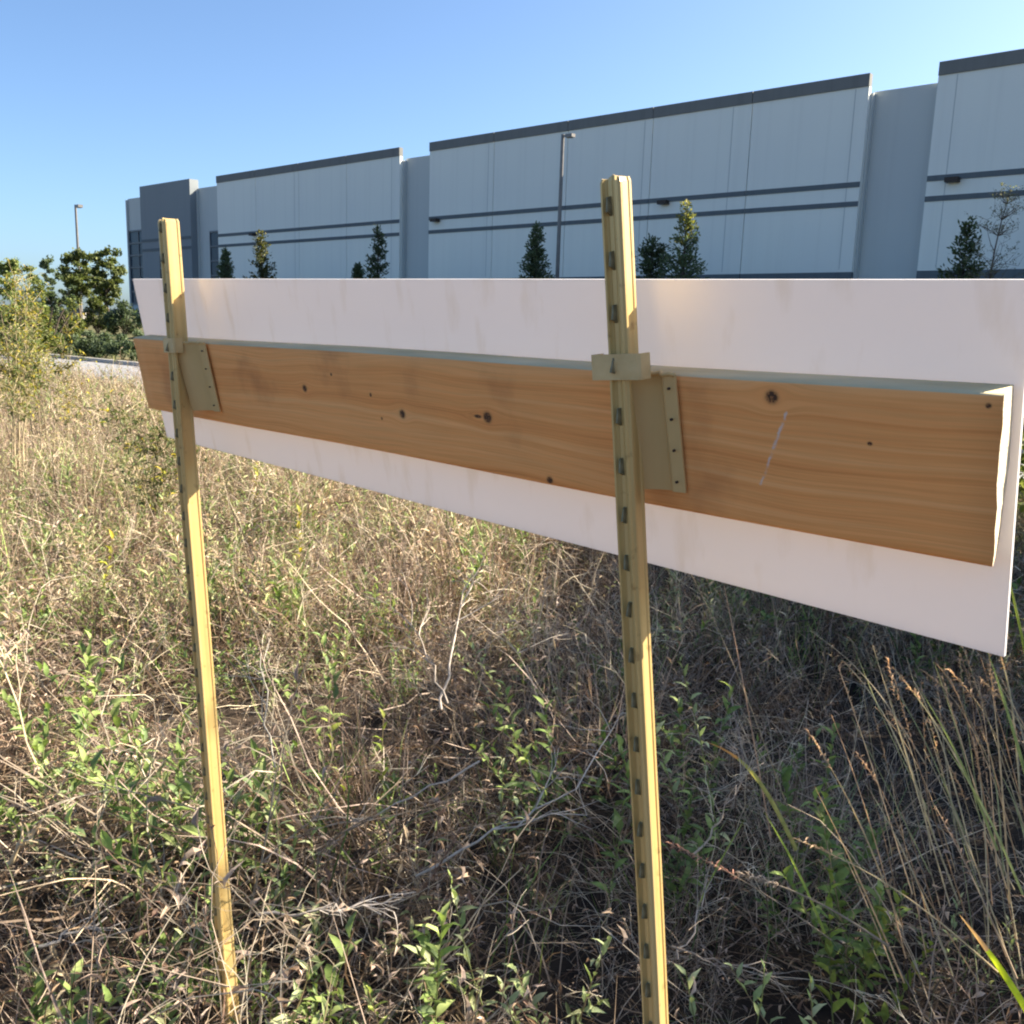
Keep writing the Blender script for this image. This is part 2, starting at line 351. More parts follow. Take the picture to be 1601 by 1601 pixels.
# office corner at the far end
wbox('recessed_wall', -78.95, -75.18, .45, .7, 2.0, 13.0, M['wall_mid'], label='grey recessed wall panel beside the dark tower')
tw = wbox('dark_tower', -88.07, -78.98, -.35, .5, 2.0, 13.72, M['wall_dark'], label='dark grey tower panel near the far corner')
wbox('recessed_wall', -92.13, -88.10, .45, .7, 2.0, 12.97, M['wall_mid'], label='grey wall panel at the far corner')
for z in (8.66, 7.79):
    wbox('reveal_band', -88.0, -79.05, -.39, -.352, z, z + .24, M['band'])
def window(s0, s1, z0, z1, y, nx, nz):
    fr = MB(); cw = (s1 - s0) / nx; ch = (z1 - z0) / nz; cc = Vector(((s0 + s1) / 2, y, (z0 + z1) / 2 - Z0))
    for i in range(nx + 1): x = s0 + i * cw; fr.box((x - .05 - cc.x, -.09, z0 - Z0 - cc.z), (x + .05 - cc.x, 0, z1 - Z0 - cc.z))
    for j in range(nz + 1): z = z0 + j * ch; fr.box((s0 - cc.x, -.12, z - .07 - Z0 - cc.z), (s1 - cc.x, -.092, z + .07 - Z0 - cc.z))
    w_ = fr.build('window', M['mullion'], WH); w_.location = cc
    for i in range(nx):
        for j in range(nz):
            pm = MB(); pm.box((-cw/2 + .055, -.03, -ch/2 + .02), (cw/2 - .055, -.004, ch/2 - .02))
            o = pm.build('pane', M['glass'], w_); o.location = (s0 + (i + .5) * cw - cc.x, 0, z0 + (j + .5) * ch - Z0 - cc.z)
window(-92.0, -88.3, 3.0, 9.9, .45, 2, 6)
window(-77.1, -75.4, 3.0, 9.2, .45, 1, 5)
window(-84.6, -82.2, 2.6, 7.4, -.35, 2, 4)
# body behind the panels
mb = MB(); mb.box((-92.1, .9, -.2), (13.7, 60, 10.6)); mb.build('body', M['backing'], WH)
mb = MB(); mb.box((-92.1, .9, 10.605), (13.7, 60, 10.75)); mb.build('roof', M['roof'], WH)
for s in (-92.13, -88.1, -78.95, -75.16, -51.53, -48.56, -18.90, -15.89):
    mb = MB(); mb.box((s - .1, .255, -.1), (s + .1, .895, 10.7)); mb.build('return_wall', M['wall_mid'], WH)
for s in (-29.68, -47.72, -14.7, -69.5):
    wl = wbox('wall_light', s - .28, s + .28, -.42, -.04, 8.52, 8.72, M['screw'])
    mb = MB(); mb.box((-.18, -.12, -.05), (.18, .12, -.01)); lz = mb.build('lens', M['glass'], wl); lz.location = (0, -.03, -.062)
# ------------------------------------------------------------ light poles
def light_pole(px, p_or_fwd, ytop, label, r=.09, head=1):
    if p_or_fwd[0] == 'p':
        rr = ray(px, ytop); rr *= p_or_fwd[1] / (rr.x * FN.x + rr.y * FN.y); top = EYE + rr
    else:
        top = fwd(px, ytop, p_or_fwd[1])
    gz = ground_z(top.x, top.y); H = top.z - gz
    root = empty('light_pole', (top.x, top.y, gz), math.atan2(FT.y, FT.x)); tag(root, label, 'street light', 'parking lot light poles')
    mb = MB(); mb.tube([(0, 0, 0), (0, 0, .7)], .28, 12, cap=True); mb.build('base', M['kerb'], root)
    mb = MB(); mb.tube([(0, 0, .7), (0, 0, H)], [r, r * .8], 8, cap=True); mb.build('pole', M['lamp_pole'], root)
    mb = MB(); mb.box((.05, -.04, H - .14), (.28, .04, H - .06)); mb.build('arm', M['lamp_pole'], root)
    mb = MB(); mb.box((.28, -.15, H - .20), (.72, .15, H - .04)); hd = mb.build('lamp_head', M['lamp_pole'], root)
    mb = MB(); mb.box((.32, -.11, H - .225), (.68, .11, H - .203)); mb.build('lens', M['kerb'], hd)
    return root
light_pole(880, ('p', 40.0), 210, 'tall slender light pole before the pale wall, sunlit on its upper half', r=.115)
light_pole(118, ('d', 62.0), 320, 'distant dark light pole rising from the trees at the far left')
# ------------------------------------------------------------ board, sheet
U = Vector((0.69899103, -0.71513044, 0)); Wn = Vector((-0.70380484, -0.68792104, -0.17726645)); Vd = Vector((0.12676864, 0.12390766, -0.9841629))
PB = Vector((0.36405909, 0.70347123, 1.5 - 0.03520444))
def frame(x, y, z, loc):
    m_ = Matrix((x, y, z)).transposed().to_4x4(); m_.translation = loc; return m_
BF = frame(U, -Wn, -Vd, PB)          # x right along plank, y away, z up
def plank():
    L, Hh, T = 1.581, .14, .038; xs = [-L + L * i / 40 for i in range(41)]
    prof = []
    r = .0035
    for (cy, cz, a0) in ((r, -r, 90), (r, -Hh + r, 180), (T - r, -Hh + r, 270), (T - r, -r, 0)):
        for k in range(4):
            a = math.radians(a0 + 30 * k); 
            prof.append((cy + r * math.cos(a), cz + r * math.sin(a)))
    # subdivide the long front/back sides so that the ends can be uneven
    full = []
    for i, q in enumerate(prof):
        full.append(q); nx_ = prof[(i + 1) % len(prof)]
        if abs(nx_[1] - q[1]) > .05:
            for k in range(1, 14): full.append((q[0] + (nx_[0] - q[0]) * k / 14, q[1] + (nx_[1] - q[1]) * k / 14))
    bm = bmesh.new(); rings = []
    for ix, x in enumerate(xs):
        ring = []
        for (y, z) in full:
            dx = 0; dy = .0012 * math.sin(x * 5) ; dz = .0008 * math.sin(x * 7 + 1)
            if ix == 40:
                back = min(1, max(0, y / T)); q = -z / Hh
                dx = back * (-.0062 - .0042 * q * q + .0022 * math.exp(-((z + .066) / .016) ** 2)) - .0012 * math.exp(-((z + .058) / .02) ** 2) + .0004 * math.sin(z * 190)
            ring.append(bm.verts.new((x + dx, y + dy, z + dz)))
        rings.append(ring)
    n_ = len(full)
    for i in range(40):
        for j in range(n_):
            f = bm.faces.new((rings[i][j], rings[i + 1][j], rings[i + 1][(j + 1) % n_], rings[i][(j + 1) % n_])); f.smooth = True
    for ring, fl in ((rings[0], False), (rings[-1], True)):
        f = bm.faces.new(ring if fl else ring[::-1]); f.material_index = 2
    bmesh.ops.recalc_face_normals(bm, faces=bm.faces)
    for f in bm.faces:
        f.normal_update()
        if f.material_index != 2 and f.normal.z > .6: f.material_index = 1
        if f.material_index != 2 and f.normal.y > .6: f.material_index = 1
    me = bpy.data.meshes.new('wooden_plank'); bm.to_mesh(me); bm.free()
    for k in ('wood', 'wood_top', 'wood_end'): me.materials.append(M[k])
    o = bpy.data.objects.new('wooden_plank', me); C.objects.link(o); o.matrix_world = BF
    return tag(o, 'knotty orange brown pine plank clipped across two steel fence posts', 'plank')
plank()
def sheet():
    nx_, nz_ = 48, 10; mb = MB(); TL = (-1.6247, .1063); TR = (.0, .0790); BR = (.0, -.2345); BL = (-1.6266, -.2120)
    for side in (0, 1):
        vs = []
        for i in range(nx_ + 1):
            for j in range(nz_ + 1):
                a = i / nx_; b_ = j / nz_
                x = (BL[0] * (1 - a) + BR[0] * a) * (1 - b_) + (TL[0] * (1 - a) + TR[0] * a) * b_
                z = (BL[1] * (1 - a) + BR[1] * a) * (1 - b_) + (TL[1] * (1 - a) + TR[1] * a) * b_
                edge = max(0, abs(z + .07) - .07)
                y = .0400 + .004 * edge * (1 + .6 * math.sin(x * 4.1)) + .0008 * (1 + math.sin(x * 9 + z * 8)) + side * .004
                vs.append((x, y, z))
        k = nz_ + 1; fs = [(i*k+j, (i+1)*k+j, (i+1)*k+j+1, i*k+j+1) for i in range(nx_) for j in range(nz_)]
        if side: fs = [f[::-1] for f in fs]
        mb.add(vs, fs)
    k = nz_ + 1; n0 = (nx_ + 1) * k
    edge_f = [(i*k, i*k+n0, (i+1)*k+n0, (i+1)*k) for i in range(nx_)] + [(i*k+nz_, (i+1)*k+nz_, (i+1)*k+nz_+n0, i*k+nz_+n0) for i in range(nx_)]
    edge_f += [(j, j+1, j+1+n0, j+n0) for j in range(nz_)] + [(nx_*k+j, nx_*k+j+n0, nx_*k+j+1+n0, nx_*k+j+1) for j in range(nz_)]
    mb.add(list(mb.v), edge_f)
    o = mb.build('plastic_sheet', M['sheet'], smooth=True); o.matrix_world = BF
    o.data.polygons.foreach_set('use_smooth', [i < 2 * nx_ * nz_ for i in range(len(o.data.polygons))])
    return tag(o, 'long blank white plastic sign sheet fixed behind the plank', 'sign panel')
sheet()
# ------------------------------------------------------------ steel fence posts
away_h = Vector((0.715, 0.699, 0)).normalized()
def fence_post(anchor, down, top_up, length, label, first_k):
    up = -Vector(down).normalized(); y = (away_h - up * away_h.dot(up)).normalized(); x = y.cross(up)
    base = anchor + Vector(down).normalized() * length
    root = empty('fence_post', mat4=frame(x, y, up, base))
    tag(root, label, 'fence post', 'steel T posts holding the plank')
    Lt = length + top_up
    # flange with two raised ribs and a channel between, then the web behind it
    KX, KY = .72, .80
    ring = [(-.0175, .0022), (-.0172, -.0004), (-.0140, -.0020), (-.0125, -.0044), (-.0095, -.0046), (-.0078, -.0010), (-.0056, .0012), (-.0036, -.0006), (.0036, -.0006), (.0056, .0012),
            (.0078, -.0010), (.0095, -.0046), (.0125, -.0044), (.0140, -.0020), (.0172, -.0004), (.0175, .0022),
            (.0150, .0036), (.0048, .0042), (.0030, .0056), (.0026, .0290), (.0038, .0312), (.0040, .0345), (.0022, .0360),
            (-.0022, .0360), (-.0040, .0345), (-.0038, .0312), (-.0026, .0290), (-.0030, .0056), (-.0048, .0042), (-.0150, .0036)]
    zs = [0] + [Lt * i / 14 for i in range(1, 14)] + [Lt - .004, Lt]
    bm = bmesh.new(); rings = []; ring = [(a_ * KX, b_ * KY if b_ > .01 else b_) for a_, b_ in ring]
    for iz, z in enumerate(zs):
        s = 1 if iz < len(zs) - 1 else .9
        rings.append([bm.verts.new((px * s + .0004 * math.sin(z * 9), py * s + (0 if s == 1 else .001) + .0004 * math.cos(z * 7), z + (.0015 * math.sin(px * 300) - abs(px) * .12 if iz >= len(zs) - 2 else 0))) for (px, py) in ring])
    k = len(ring)
    for i in range(len(zs) - 1):
        for j in range(k): bm.faces.new((rings[i][j], rings[i][(j + 1) % k], rings[i + 1][(j + 1) % k], rings[i + 1][j]))
    bm.faces.new(rings[-1]); bm.faces.new(rings[0][::-1])
    bmesh.ops.recalc_face_normals(bm, faces=bm.faces)
    me = bpy.data.meshes.new('shaft'); bm.to_mesh(me); bm.free(); link('shaft', me, M['post'], root)
    # studs: small tapered lugs in the channel
    mb = MB()
    w0, w1 = .0025, .0011
    vs = [(-w0 * .6, .0012, -.0095), (w0 * .6, .0012, -.0095), (w0, .0012, .0095), (-w0, .0012, .0095), (-w1, -.0075, -.0050), (w1, -.0075, -.0050), (w1 * .7, -.0045, .0085), (-w1 * .7, -.0045, .0085)]
    mb.add(vs, [(0,1,5,4), (1,2,6,5), (2,3,7,6), (3,0,4,7), (4,5,6,7)])
    st = mb.mesh('stud')
    k = first_k; z = length + first_k * .0499
    while z > .02:
        o = link('stud', st, M['hub'], root); o.location = (random.uniform(-.0006, .0006), 0, z); o.rotation_euler = (0, random.uniform(-.10, .10), 0)
        if abs(z - length) < .01: o.scale = (1, 1.7, 1)
        z -= .0499
    return root, frame(x, y, up, base), length
PR_A = Vector((0.1000, 0.9264, 1.4696)); PL_A = Vector((-0.5988, 1.6464, 1.4532))
RP = fence_post(PR_A, (0.10388521, 0.0137297, -0.99449452), .177, 1.52, 'nearer studded cream steel fence post rising right of the middle', 3)
LP = fence_post(PL_A, (0.039, .014, -1.0), .215, 1.47, 'farther studded cream steel fence post at the left end of the plank', 4)
# ------------------------------------------------------------ clips and brackets
def bracket(post, x0, x1, zb, label, clip_dz, sw=1.0):
    """strap over the post flange, lip curving back to a nailing plate that lies on the plank"""
    root = empty('bracket_clip', mat4=BF @ Matrix.Translation((x0, -.004, -.06)))
    tag(root, label, 'bracket', 'post clips screwed to the plank')
    inv = root.matrix_world.inverted()
    # strap (built in the post's frame, converted to the clip's frame)
    pm = inv @ post[1]; zc = post[2] + clip_dz; mb = MB(); fn = lambda x, y, z: pm @ Vector((x, y, z))
    h = .0125
    bend = .0
    out = [(-.034, .012), (-.034, -.0045), (-.031, -.0072), (.030, -.0072), (.0335, -.0045), (.0335, .010)]
    inn = [(-.0315, .012), (-.0315, -.0040), (-.030, -.0045), (.0290, -.0045), (.0310, -.0035), (.0310, .010)]
    vs = []
    for (o_, i_) in zip(out, inn):
        for (q, z) in ((o_, zc - h), (i_, zc - h), (i_, zc + h), (o_, zc + h)): vs.append(fn(q[0] * sw, q[1], z))
    fs = [(4*i+j, 4*i+(j+1) % 4, 4*(i+1)+(j+1) % 4, 4*(i+1)+j) for i in range(5) for j in range(4)] + [(0,1,2,3)[::-1], (20,21,22,23)]
    mb.add(vs, fs); mb.box((-.003, -.0078, zc - .004), (.003, -.0072, zc + .006), fn=fn)
    s_ = mb.build('strap', M['clip'], root)
    # plate: profile across (x, y towards viewer) extruded down, curved foot near the post
    w_ = x1 - x0; N = 30; prof = []
    for i in range(N + 1):
        a = i / N; x = -.010 + (w_ + .010) * a
        if a < .70: y = -.0035 - .023 * (1 - a / .70) ** 1.6
        elif a < .78: y = -.0035 - .0042 * math.sin((a - .70) / .08 * math.pi / 2)
        else: y = -.0077 + .0035 * (a - .78) / .22
        prof.append((x, y))
    mb = MB(); rows = 10; vs = []; 
    def P(a, i, th): 
        x, y = prof[i]; z = .06 - .001 - (zb - .001) * a
        skew = .006 * a
        fade = 1 - .25 * a
        return Vector((x + skew, y * fade + .004 - th, z))
    for th in (0, .0022):
        for r_ in range(rows + 1):
            for i in range(N + 1): vs.append(P(r_ / rows, i, th))
    k = N + 1; n0 = (rows + 1) * k
    fs = []
    for r_ in range(rows):
        for i in range(N):
            q = (r_*k+i, (r_+1)*k+i, (r_+1)*k+i+1, r_*k+i+1); fs += [q[::-1], tuple(v + n0 for v in q)]
    for i in range(N): fs += [(i, i+1, i+1+n0, i+n0), (rows*k+i, rows*k+i+n0, rows*k+i+1+n0, rows*k+i+1)]
    for r_ in range(rows): fs += [(r_*k, r_*k+n0, (r_+1)*k+n0, (r_+1)*k), (r_*k+N, (r_+1)*k+N, (r_+1)*k+N+n0, r_*k+N+n0)]
    mb.add(vs, fs); pl = mb.build('plate', M['bracket'], root)
    # rolled lip on the top edge, dark folded edge on the right
    pts = [Vector((prof[i][0], prof[i][1] + .0025, .0605 + .0006 * math.sin(i))) for i in range(N + 1)]
    mb = MB(); mb.tube([P_ + Vector((0, -.001, 0)) for P_ in pts], .0022, 6, cap=True); mb.build('lip', M['clip'], root, smooth=True)
    for zq in (-.013, -.0435, -.0747, -.107):
        if -zq > zb: continue
        sm_ = MB(); c = Vector((w_ - .0055 + .006 * (-zq / .12), -.0058, .06 + zq))
        sm_.tube([c, c + Vector((0, -.0022, 0))], (.0014), 8, cap=True); sm_.build('screw', M['screw'], root)
    return root
bracket(RP, -.343, -.296, .119, 'tan steel bracket on the nearer post, strap across its front', -.0005, .92)
lb = bracket(LP, -1.334, -1.275, .119, 'tan steel bracket on the farther post, seen from its side', .004, .62)
# ------------------------------------------------------------ plant builders
KD = .67
DRY = [tuple(q * KD * k for q, k in zip(c, (1.0, .95, 1.08))) for c in [(.60, .48, .31), (.46, .34, .21), (.68, .57, .40), (.24, .16, .10), (.54, .44, .31), (.16, .105, .07), (.62, .50, .36)]]
TWIG = [tuple(.8 * q for q in c) for c in [(.42, .34, .26), (.58, .50, .39), (.20, .15, .11), (.11, .08, .06), (.62, .54, .43)]]
GRN = [(.15, .22, .06), (.23, .31, .09), (.10, .16, .055), (.30, .37, .13), (.18, .25, .11)]
PALE = [(.34, .40, .20), (.29, .36, .15), (.42, .44, .24)]
YEL = [(.48, .38, .04), (.34, .33, .05), (.52, .43, .06)]
def jit(c, a=.15, R=random):
    k = R.uniform(1 - a, 1 + a); return (c[0] * k, c[1] * k, c[2] * k)
def path(p, d, L, n, bend, wob, R):
    pts = [Vector(p)]; d = Vector(d).normalized()
    for i in range(n):
        d = (d + Vector((R.gauss(0, wob), R.gauss(0, wob), R.gauss(0, wob) - bend))).normalized(); pts.append(pts[-1] + d * L / n)
    return pts
def rdir(R, lean):
    a = R.uniform(0, 2 * math.pi); return Vector((math.cos(a) * lean, math.sin(a) * lean, 1)).normalized()
def grass_clump(seed, n=28, h=(.22, .5), lean=.55, w=(.0026, .0058), cols=DRY, green=.12, spread=.10, bend=.12):
    R = random.Random(seed); mb = MB()
    for i in range(n):
        p = Vector((R.gauss(0, spread), R.gauss(0, spread), 0)); L = R.uniform(*h); d = rdir(R, abs(R.gauss(0, lean)))
        pts = path(p, d, L, 5, bend * R.uniform(.3, 1.8), .10, R); wd = R.uniform(*w)
        s = Vector((R.uniform(-1, 1), R.uniform(-1, 1), R.uniform(-.3, .3))).normalized()
        col = jit(R.choice(GRN if R.random() < green else cols), .2, R)
        mb.ribbon(pts, [wd, wd, wd * .9, wd * .7, wd * .45, wd * .1], s, col)
    return mb
def twig(mb, p, d, L, r, depth, R, col, leafy=0):
    pts = path(p, d, L, 4, .03, .16, R); mb.tube(pts, [r, r * .85, r * .7, r * .55, r * .4], 3, col)
    if leafy:
        for q in pts[1:]:
            if R.random() < leafy: mb.leaf(q, rdir(R, 1.5), Vector((0, 0, 1)), R.uniform(.012, .03), R.uniform(.004, .009), jit(R.choice(DRY), .3, R), .4, .5)
    if depth > 0:
        for k in range(R.choice((2, 3, 3))):
            i = R.choice((1, 2, 3, 4)); twig(mb, pts[i], (pts[i] - pts[i - 1]).normalized() + Vector((R.gauss(0, .7), R.gauss(0, .7), R.gauss(0, .5))), L * R.uniform(.4, .75), r * .62, depth - 1, R, col, leafy)
def twig_clump(seed, n=5, L=(.14, .34), leafy=.25, r=(.0010, .0024), lean=1.1):
    R = random.Random(seed); mb = MB()
    for i in range(n):
        twig(mb, Vector((R.gauss(0, .08), R.gauss(0, .08), R.uniform(0, .05))), rdir(R, abs(R.gauss(0, lean))), R.uniform(*L), R.uniform(*r), 2, R, jit(R.choice(TWIG), .2, R), leafy)
    return mb
def litter_clump(seed, n=34):
    R = random.Random(seed); mb = MB()
    for i in range(n):
        a = R.uniform(0, 6.28); p = Vector((R.uniform(-.16, .16), R.uniform(-.16, .16), R.uniform(.005, .14)))
        d = Vector((math.cos(a), math.sin(a), R.gauss(0, .30))); pts = path(p, d, R.uniform(.08, .26), 4, .03, .22, R)
        wd = R.uniform(.002, .0045); s = Vector((R.uniform(-1, 1), R.uniform(-1, 1), R.uniform(-1, 1))).normalized()
        mb.ribbon(pts, [wd, wd, wd, wd * .8, wd * .4], s, jit(R.choice(DRY + TWIG), .25, R)) if R.random() < .25 else mb.ribbon(pts, [wd, wd, wd, wd * .8, wd * .4], s, jit(R.choice([(.20, .14, .09), (.12, .085, .06), (.28, .20, .13)]), .25, R))
    return mb
def stem_weed(mb, R, p, H, nleaf, L, wd, cols, scol, lean=.18, fold=.25, r=.0016, droop=.0):
    pts = path(p, rdir(R, lean), H, 6, .01, .06, R); mb.tube(pts, [r, r, r * .9, r * .8, r * .7, r * .6, r * .3], 4, scol)
    for i in range(nleaf):
        t_ = .25 + .75 * (i + .5) / nleaf; q = t_ * 6; k = min(5, int(q)); P_ = pts[k].lerp(pts[k + 1], q - k)
        a = i * 2.4 + R.uniform(-.4, .4); up_ = .55 + .9 * t_ - droop
        d = Vector((math.cos(a), math.sin(a), up_ + R.uniform(-.3, .3)))
        k2 = R.uniform(.7, 1.15) * (1.1 - .45 * abs(t_ - .5)); mb.leaf(P_, d, Vector((0, 0, 1)), L * k2, wd * k2, jit(R.choice(cols), .2, R), fold, R.uniform(.0, .45))
def weed_clump(seed, n=3, H=(.16, .36), cols=GRN, L=.044, wd=.015):
    R = random.Random(seed); mb = MB()
    for i in range(n):
        stem_weed(mb, R, Vector((R.gauss(0, .05), R.gauss(0, .05), 0)), R.uniform(*H), R.randint(9, 16), L, wd, cols, jit(R.choice(((.22, .24, .10), (.35, .28, .17))), .2, R), .3)
    return mb
def dead_weed(seed, n=4):
    R = random.Random(seed); mb = MB()
    for i in range(n):
        stem_weed(mb, R, Vector((R.gauss(0, .07), R.gauss(0, .07), 0)), R.uniform(.22, .5), R.randint(3, 7), .030, .006, [(.26, .17, .10), (.16, .10, .06), (.38, .27, .17)], jit(R.choice(DRY), .2, R), .45, .5, .0015, 1.2)
    return mb
def wiry(seed, n=7):
    R = random.Random(seed); mb = MB()
    for i in range(n):
        c = jit(R.choice([(.66, .57, .42), (.58, .47, .34), (.50, .40, .28), (.70, .62, .48)]), .15, R); r = R.uniform(.0011, .0024)
        pts = path((R.gauss(0, .12), R.gauss(0, .12), 0), rdir(R, abs(R.gauss(0, .9))), R.uniform(.3, .7), 9, R.uniform(.02, .16), .13, R)
        mb.tube(pts, [r * (1 - .07 * k) for k in range(10)], 3, c)
        for k in range(R.randint(1, 4)):
            j = R.randint(3, 8); twig(mb, pts[j], (pts[j] - pts[j - 1]).normalized() + Vector((R.gauss(0, .6), R.gauss(0, .6), R.gauss(.2, .4))), R.uniform(.06, .18), r * .65, 1, R, c)
    return mb
def coarse_weed(seed, n=4):
    R = random.Random(seed); mb = MB(); pal = [(.52, .41, .27), (.44, .34, .22), (.32, .34, .15), (.38, .38, .20), (.56, .46, .31), (.26, .30, .11)]
    for i in range(n):
        stem_weed(mb, R, Vector((R.gauss(0, .07), R.gauss(0, .07), 0)), R.uniform(.26, .52), R.randint(8, 14), .050, .013, [R.choice(pal) for k in range(2)] + [R.choice(pal)], jit(R.choice(pal[:3]), .2, R), .3, .3, .002, .2)
    return mb
# ------------------------------------------------------------ ground cover as instanced stuff
def library(name, meshes):
    col = bpy.data.collections.new(name)
    for i, (mb, mt) in enumerate(meshes):
        me = mb.mesh('%s_variant' % name); me.materials.append(mt)
        o = bpy.data.objects.new('%s_%02d' % (name, i), me); col.objects.link(o)
    return col
def scatter(name, col, pts, label, cat):
    """pts: rows of x, y, z, rx, ry, rz, scale, index"""
    a = np.array(pts, dtype=np.float32); me = bpy.data.meshes.new(name); me.vertices.add(len(a)); me.vertices.foreach_set('co', a[:, :3].ravel())
    at = me.attributes.new('rot', 'FLOAT_VECTOR', 'POINT'); at.data.foreach_set('vector', a[:, 3:6].ravel())
    at = me.attributes.new('scl', 'FLOAT', 'POINT'); at.data.foreach_set('value', a[:, 6].copy())
    at = me.attributes.new('idx', 'INT', 'POINT'); at.data.foreach_set('value', a[:, 7].astype(np.int32))
    o = bpy.data.objects.new(name, me); C.objects.link(o)
    g = bpy.data.node_groups.new(name, 'GeometryNodeTree')
    g.interface.new_socket('Geometry', in_out='INPUT', socket_type='NodeSocketGeometry'); g.interface.new_socket('Geometry', in_out='OUTPUT', socket_type='NodeSocketGeometry')
    gi = g.nodes.new('NodeGroupInput'); go = g.nodes.new('NodeGroupOutput'); ip = g.nodes.new('GeometryNodeInstanceOnPoints'); ci = g.nodes.new('GeometryNodeCollectionInfo')
    ci.inputs['Collection'].default_value = col; ci.inputs['Separate Children'].default_value = True; ci.inputs['Reset Children'].default_value = True
    def na(nm, ty):
        q = g.nodes.new('GeometryNodeInputNamedAttribute'); q.data_type = ty; q.inputs[0].default_value = nm; return q.outputs[0]
    g.links.new(gi.outputs[0], ip.inputs['Points']); g.links.new(ci.outputs[0], ip.inputs['Instance']); ip.inputs['Pick Instance'].default_value = True
    g.links.new(na('idx', 'INT'), ip.inputs['Instance Index'])
    e2r = g.nodes.new('FunctionNodeEulerToRotation'); g.links.new(na('rot', 'FLOAT_VECTOR'), e2r.inputs[0]); g.links.new(e2r.outputs[0], ip.inputs['Rotation'])
    g.links.new(na('scl', 'FLOAT'), ip.inputs['Scale']); g.links.new(ip.outputs[0], go.inputs[0])
    md = o.modifiers.new('scatter', 'NODES'); md.node_group = g
    return tag(o, label, cat, kind='stuff')
def greenness(x, y):
    v = noise.noise(Vector((x * .9 + 3, y * .9, 1.7))) + .5 * noise.noise(Vector((x * 2.3, y * 2.3, 5)))
    return v + (.35 if x < -.35 and y < 4.5 else 0) + (.4 if x < -.8 and 4.5 <= y < 9 else 0) - (.25 if x > .2 and y > 2.2 else 0)
POSTS = [RP[1].translation, LP[1].translation]
def field(d0, d1, dens, nvar, scl, tilt=.25, cond=None, seed=1, ang=50, dz=0.0):
    R = random.Random(seed); out = []; area = math.radians(ang) * (d1 * d1 - d0 * d0); n = int(area * dens)
    for i in range(n):
        d = math.sqrt(R.uniform(d0 * d0, d1 * d1)); a = math.radians(R.uniform(-ang, ang)); x = d * math.sin(a); y = d * math.cos(a)
        if x * FN.x + y * FN.y > 9.2: continue
        gr = greenness(x, y)
        if cond and not cond(x, y, gr, R): continue
        hp = noise.noise(Vector((x * 1.1, y * 1.1, 21))) + .6 * noise.noise(Vector((x * 3.1, y * 3.1, 4)))
        k = min(1.5, max(.5, 1.0 + .85 * hp)); tx = .45 * noise.noise(Vector((x * .8, y * .8, 31))); ty = .45 * noise.noise(Vector((x * .8, y * .8, 51)))
        if d < 4.5 and hp < -.42 and R.random() < .4: continue
        out.append((x, y, ground_z(x, y) + dz, tx + R.gauss(0, tilt), ty + R.gauss(0, tilt), R.uniform(0, 6.28), R.uniform(*scl) * k, R.randrange(nvar)))
    return out
Lg = library('grass_source', [(grass_clump(i), M['dry']) for i in range(5)] + [(grass_clump(20 + i, 26, (.35, .62), .35, green=.2), M['dry']) for i in range(3)])
Lc = library('coarse_source', [(coarse_weed(300 + i), M['dry']) for i in range(7)])
Lx = library('wiry_source', [(wiry(200 + i), M['dry']) for i in range(6)])
Lt = library('twig_source', [(twig_clump(40 + i), M['dry']) for i in range(6)])
Ll = library('litter_source', [(litter_clump(60 + i), M['dry']) for i in range(4)])
Lw = library('weed_source', [(weed_clump(80 + i), M['plant']) for i in range(4)] + [(weed_clump(90 + i, 3, (.2, .4), PALE, .040, .012), M['plant']) for i in range(2)])
Ld = library('dead_source', [(dead_weed(100 + i), M['dry']) for i in range(5)])
near_low = lambda x, y, g, R: True
hole = lambda x, y, g, R: R.random() > max(0, -g * 1.2 - .1)
patch = lambda x, y, g, R: noise.noise(Vector((x * 2.1, y * 2.1, 9))) + R.uniform(-.25, .25) > -.12
scatter('dry_grass', Lg, field(.9, 4, 20, 8, (.5, .95), .4, patch, 1) + field(4, 10, 28, 8, (.6, 1.0), .3, hole, 2) + field(10, 27, 12, 8, (.8, 1.25), .25, None, 3, 46),
        'tangled straw coloured dry grass covering the field', 'grass')
scatter('dead_twigs', Lt, field(.9, 4, 20, 6, (.6, 1.25), .5, None, 4) + field(4, 10, 12, 6, (.8, 1.4), .5, None, 5) + field(10, 18, 3, 6, (1, 1.6), .4, None, 6, 46),
        'grey brown dead twigs tangled through the dry grass', 'twigs')
scatter('wiry_stems', Lx, field(.9, 4, 15, 6, (.5, 1.0), .35, patch, 24) + field(4, 10, 10, 6, (.7, 1.15), .35, None, 25) + field(10, 20, 3, 6, (.9, 1.3), .3, None, 26, 46),
        'pale wiry dead stems arching over the dry grass', 'dead stems')
scatter('straw_weeds', Lc, field(1.6, 4, 5, 7, (.5, .85), .3, lambda x, y, g, R: x < .3 and patch(x, y, g, R), 34) + field(4, 10, 11, 7, (.7, 1.1), .25, lambda x, y, g, R: x < 1.2 or R.random() < .4, 35) + field(10, 27, 7, 7, (.9, 1.4), .2, None, 36, 46),
        'straw coloured and pale green weeds with narrow leaves across the field', 'weeds')
scatter('plant_litter', Ll, field(.7, 4, 30, 4, (.8, 1.3), .2, None, 7) + field(4, 9, 14, 4, (1, 1.7), .2, None, 8),
        'brown dead stalks lying matted on the soil', 'litter')
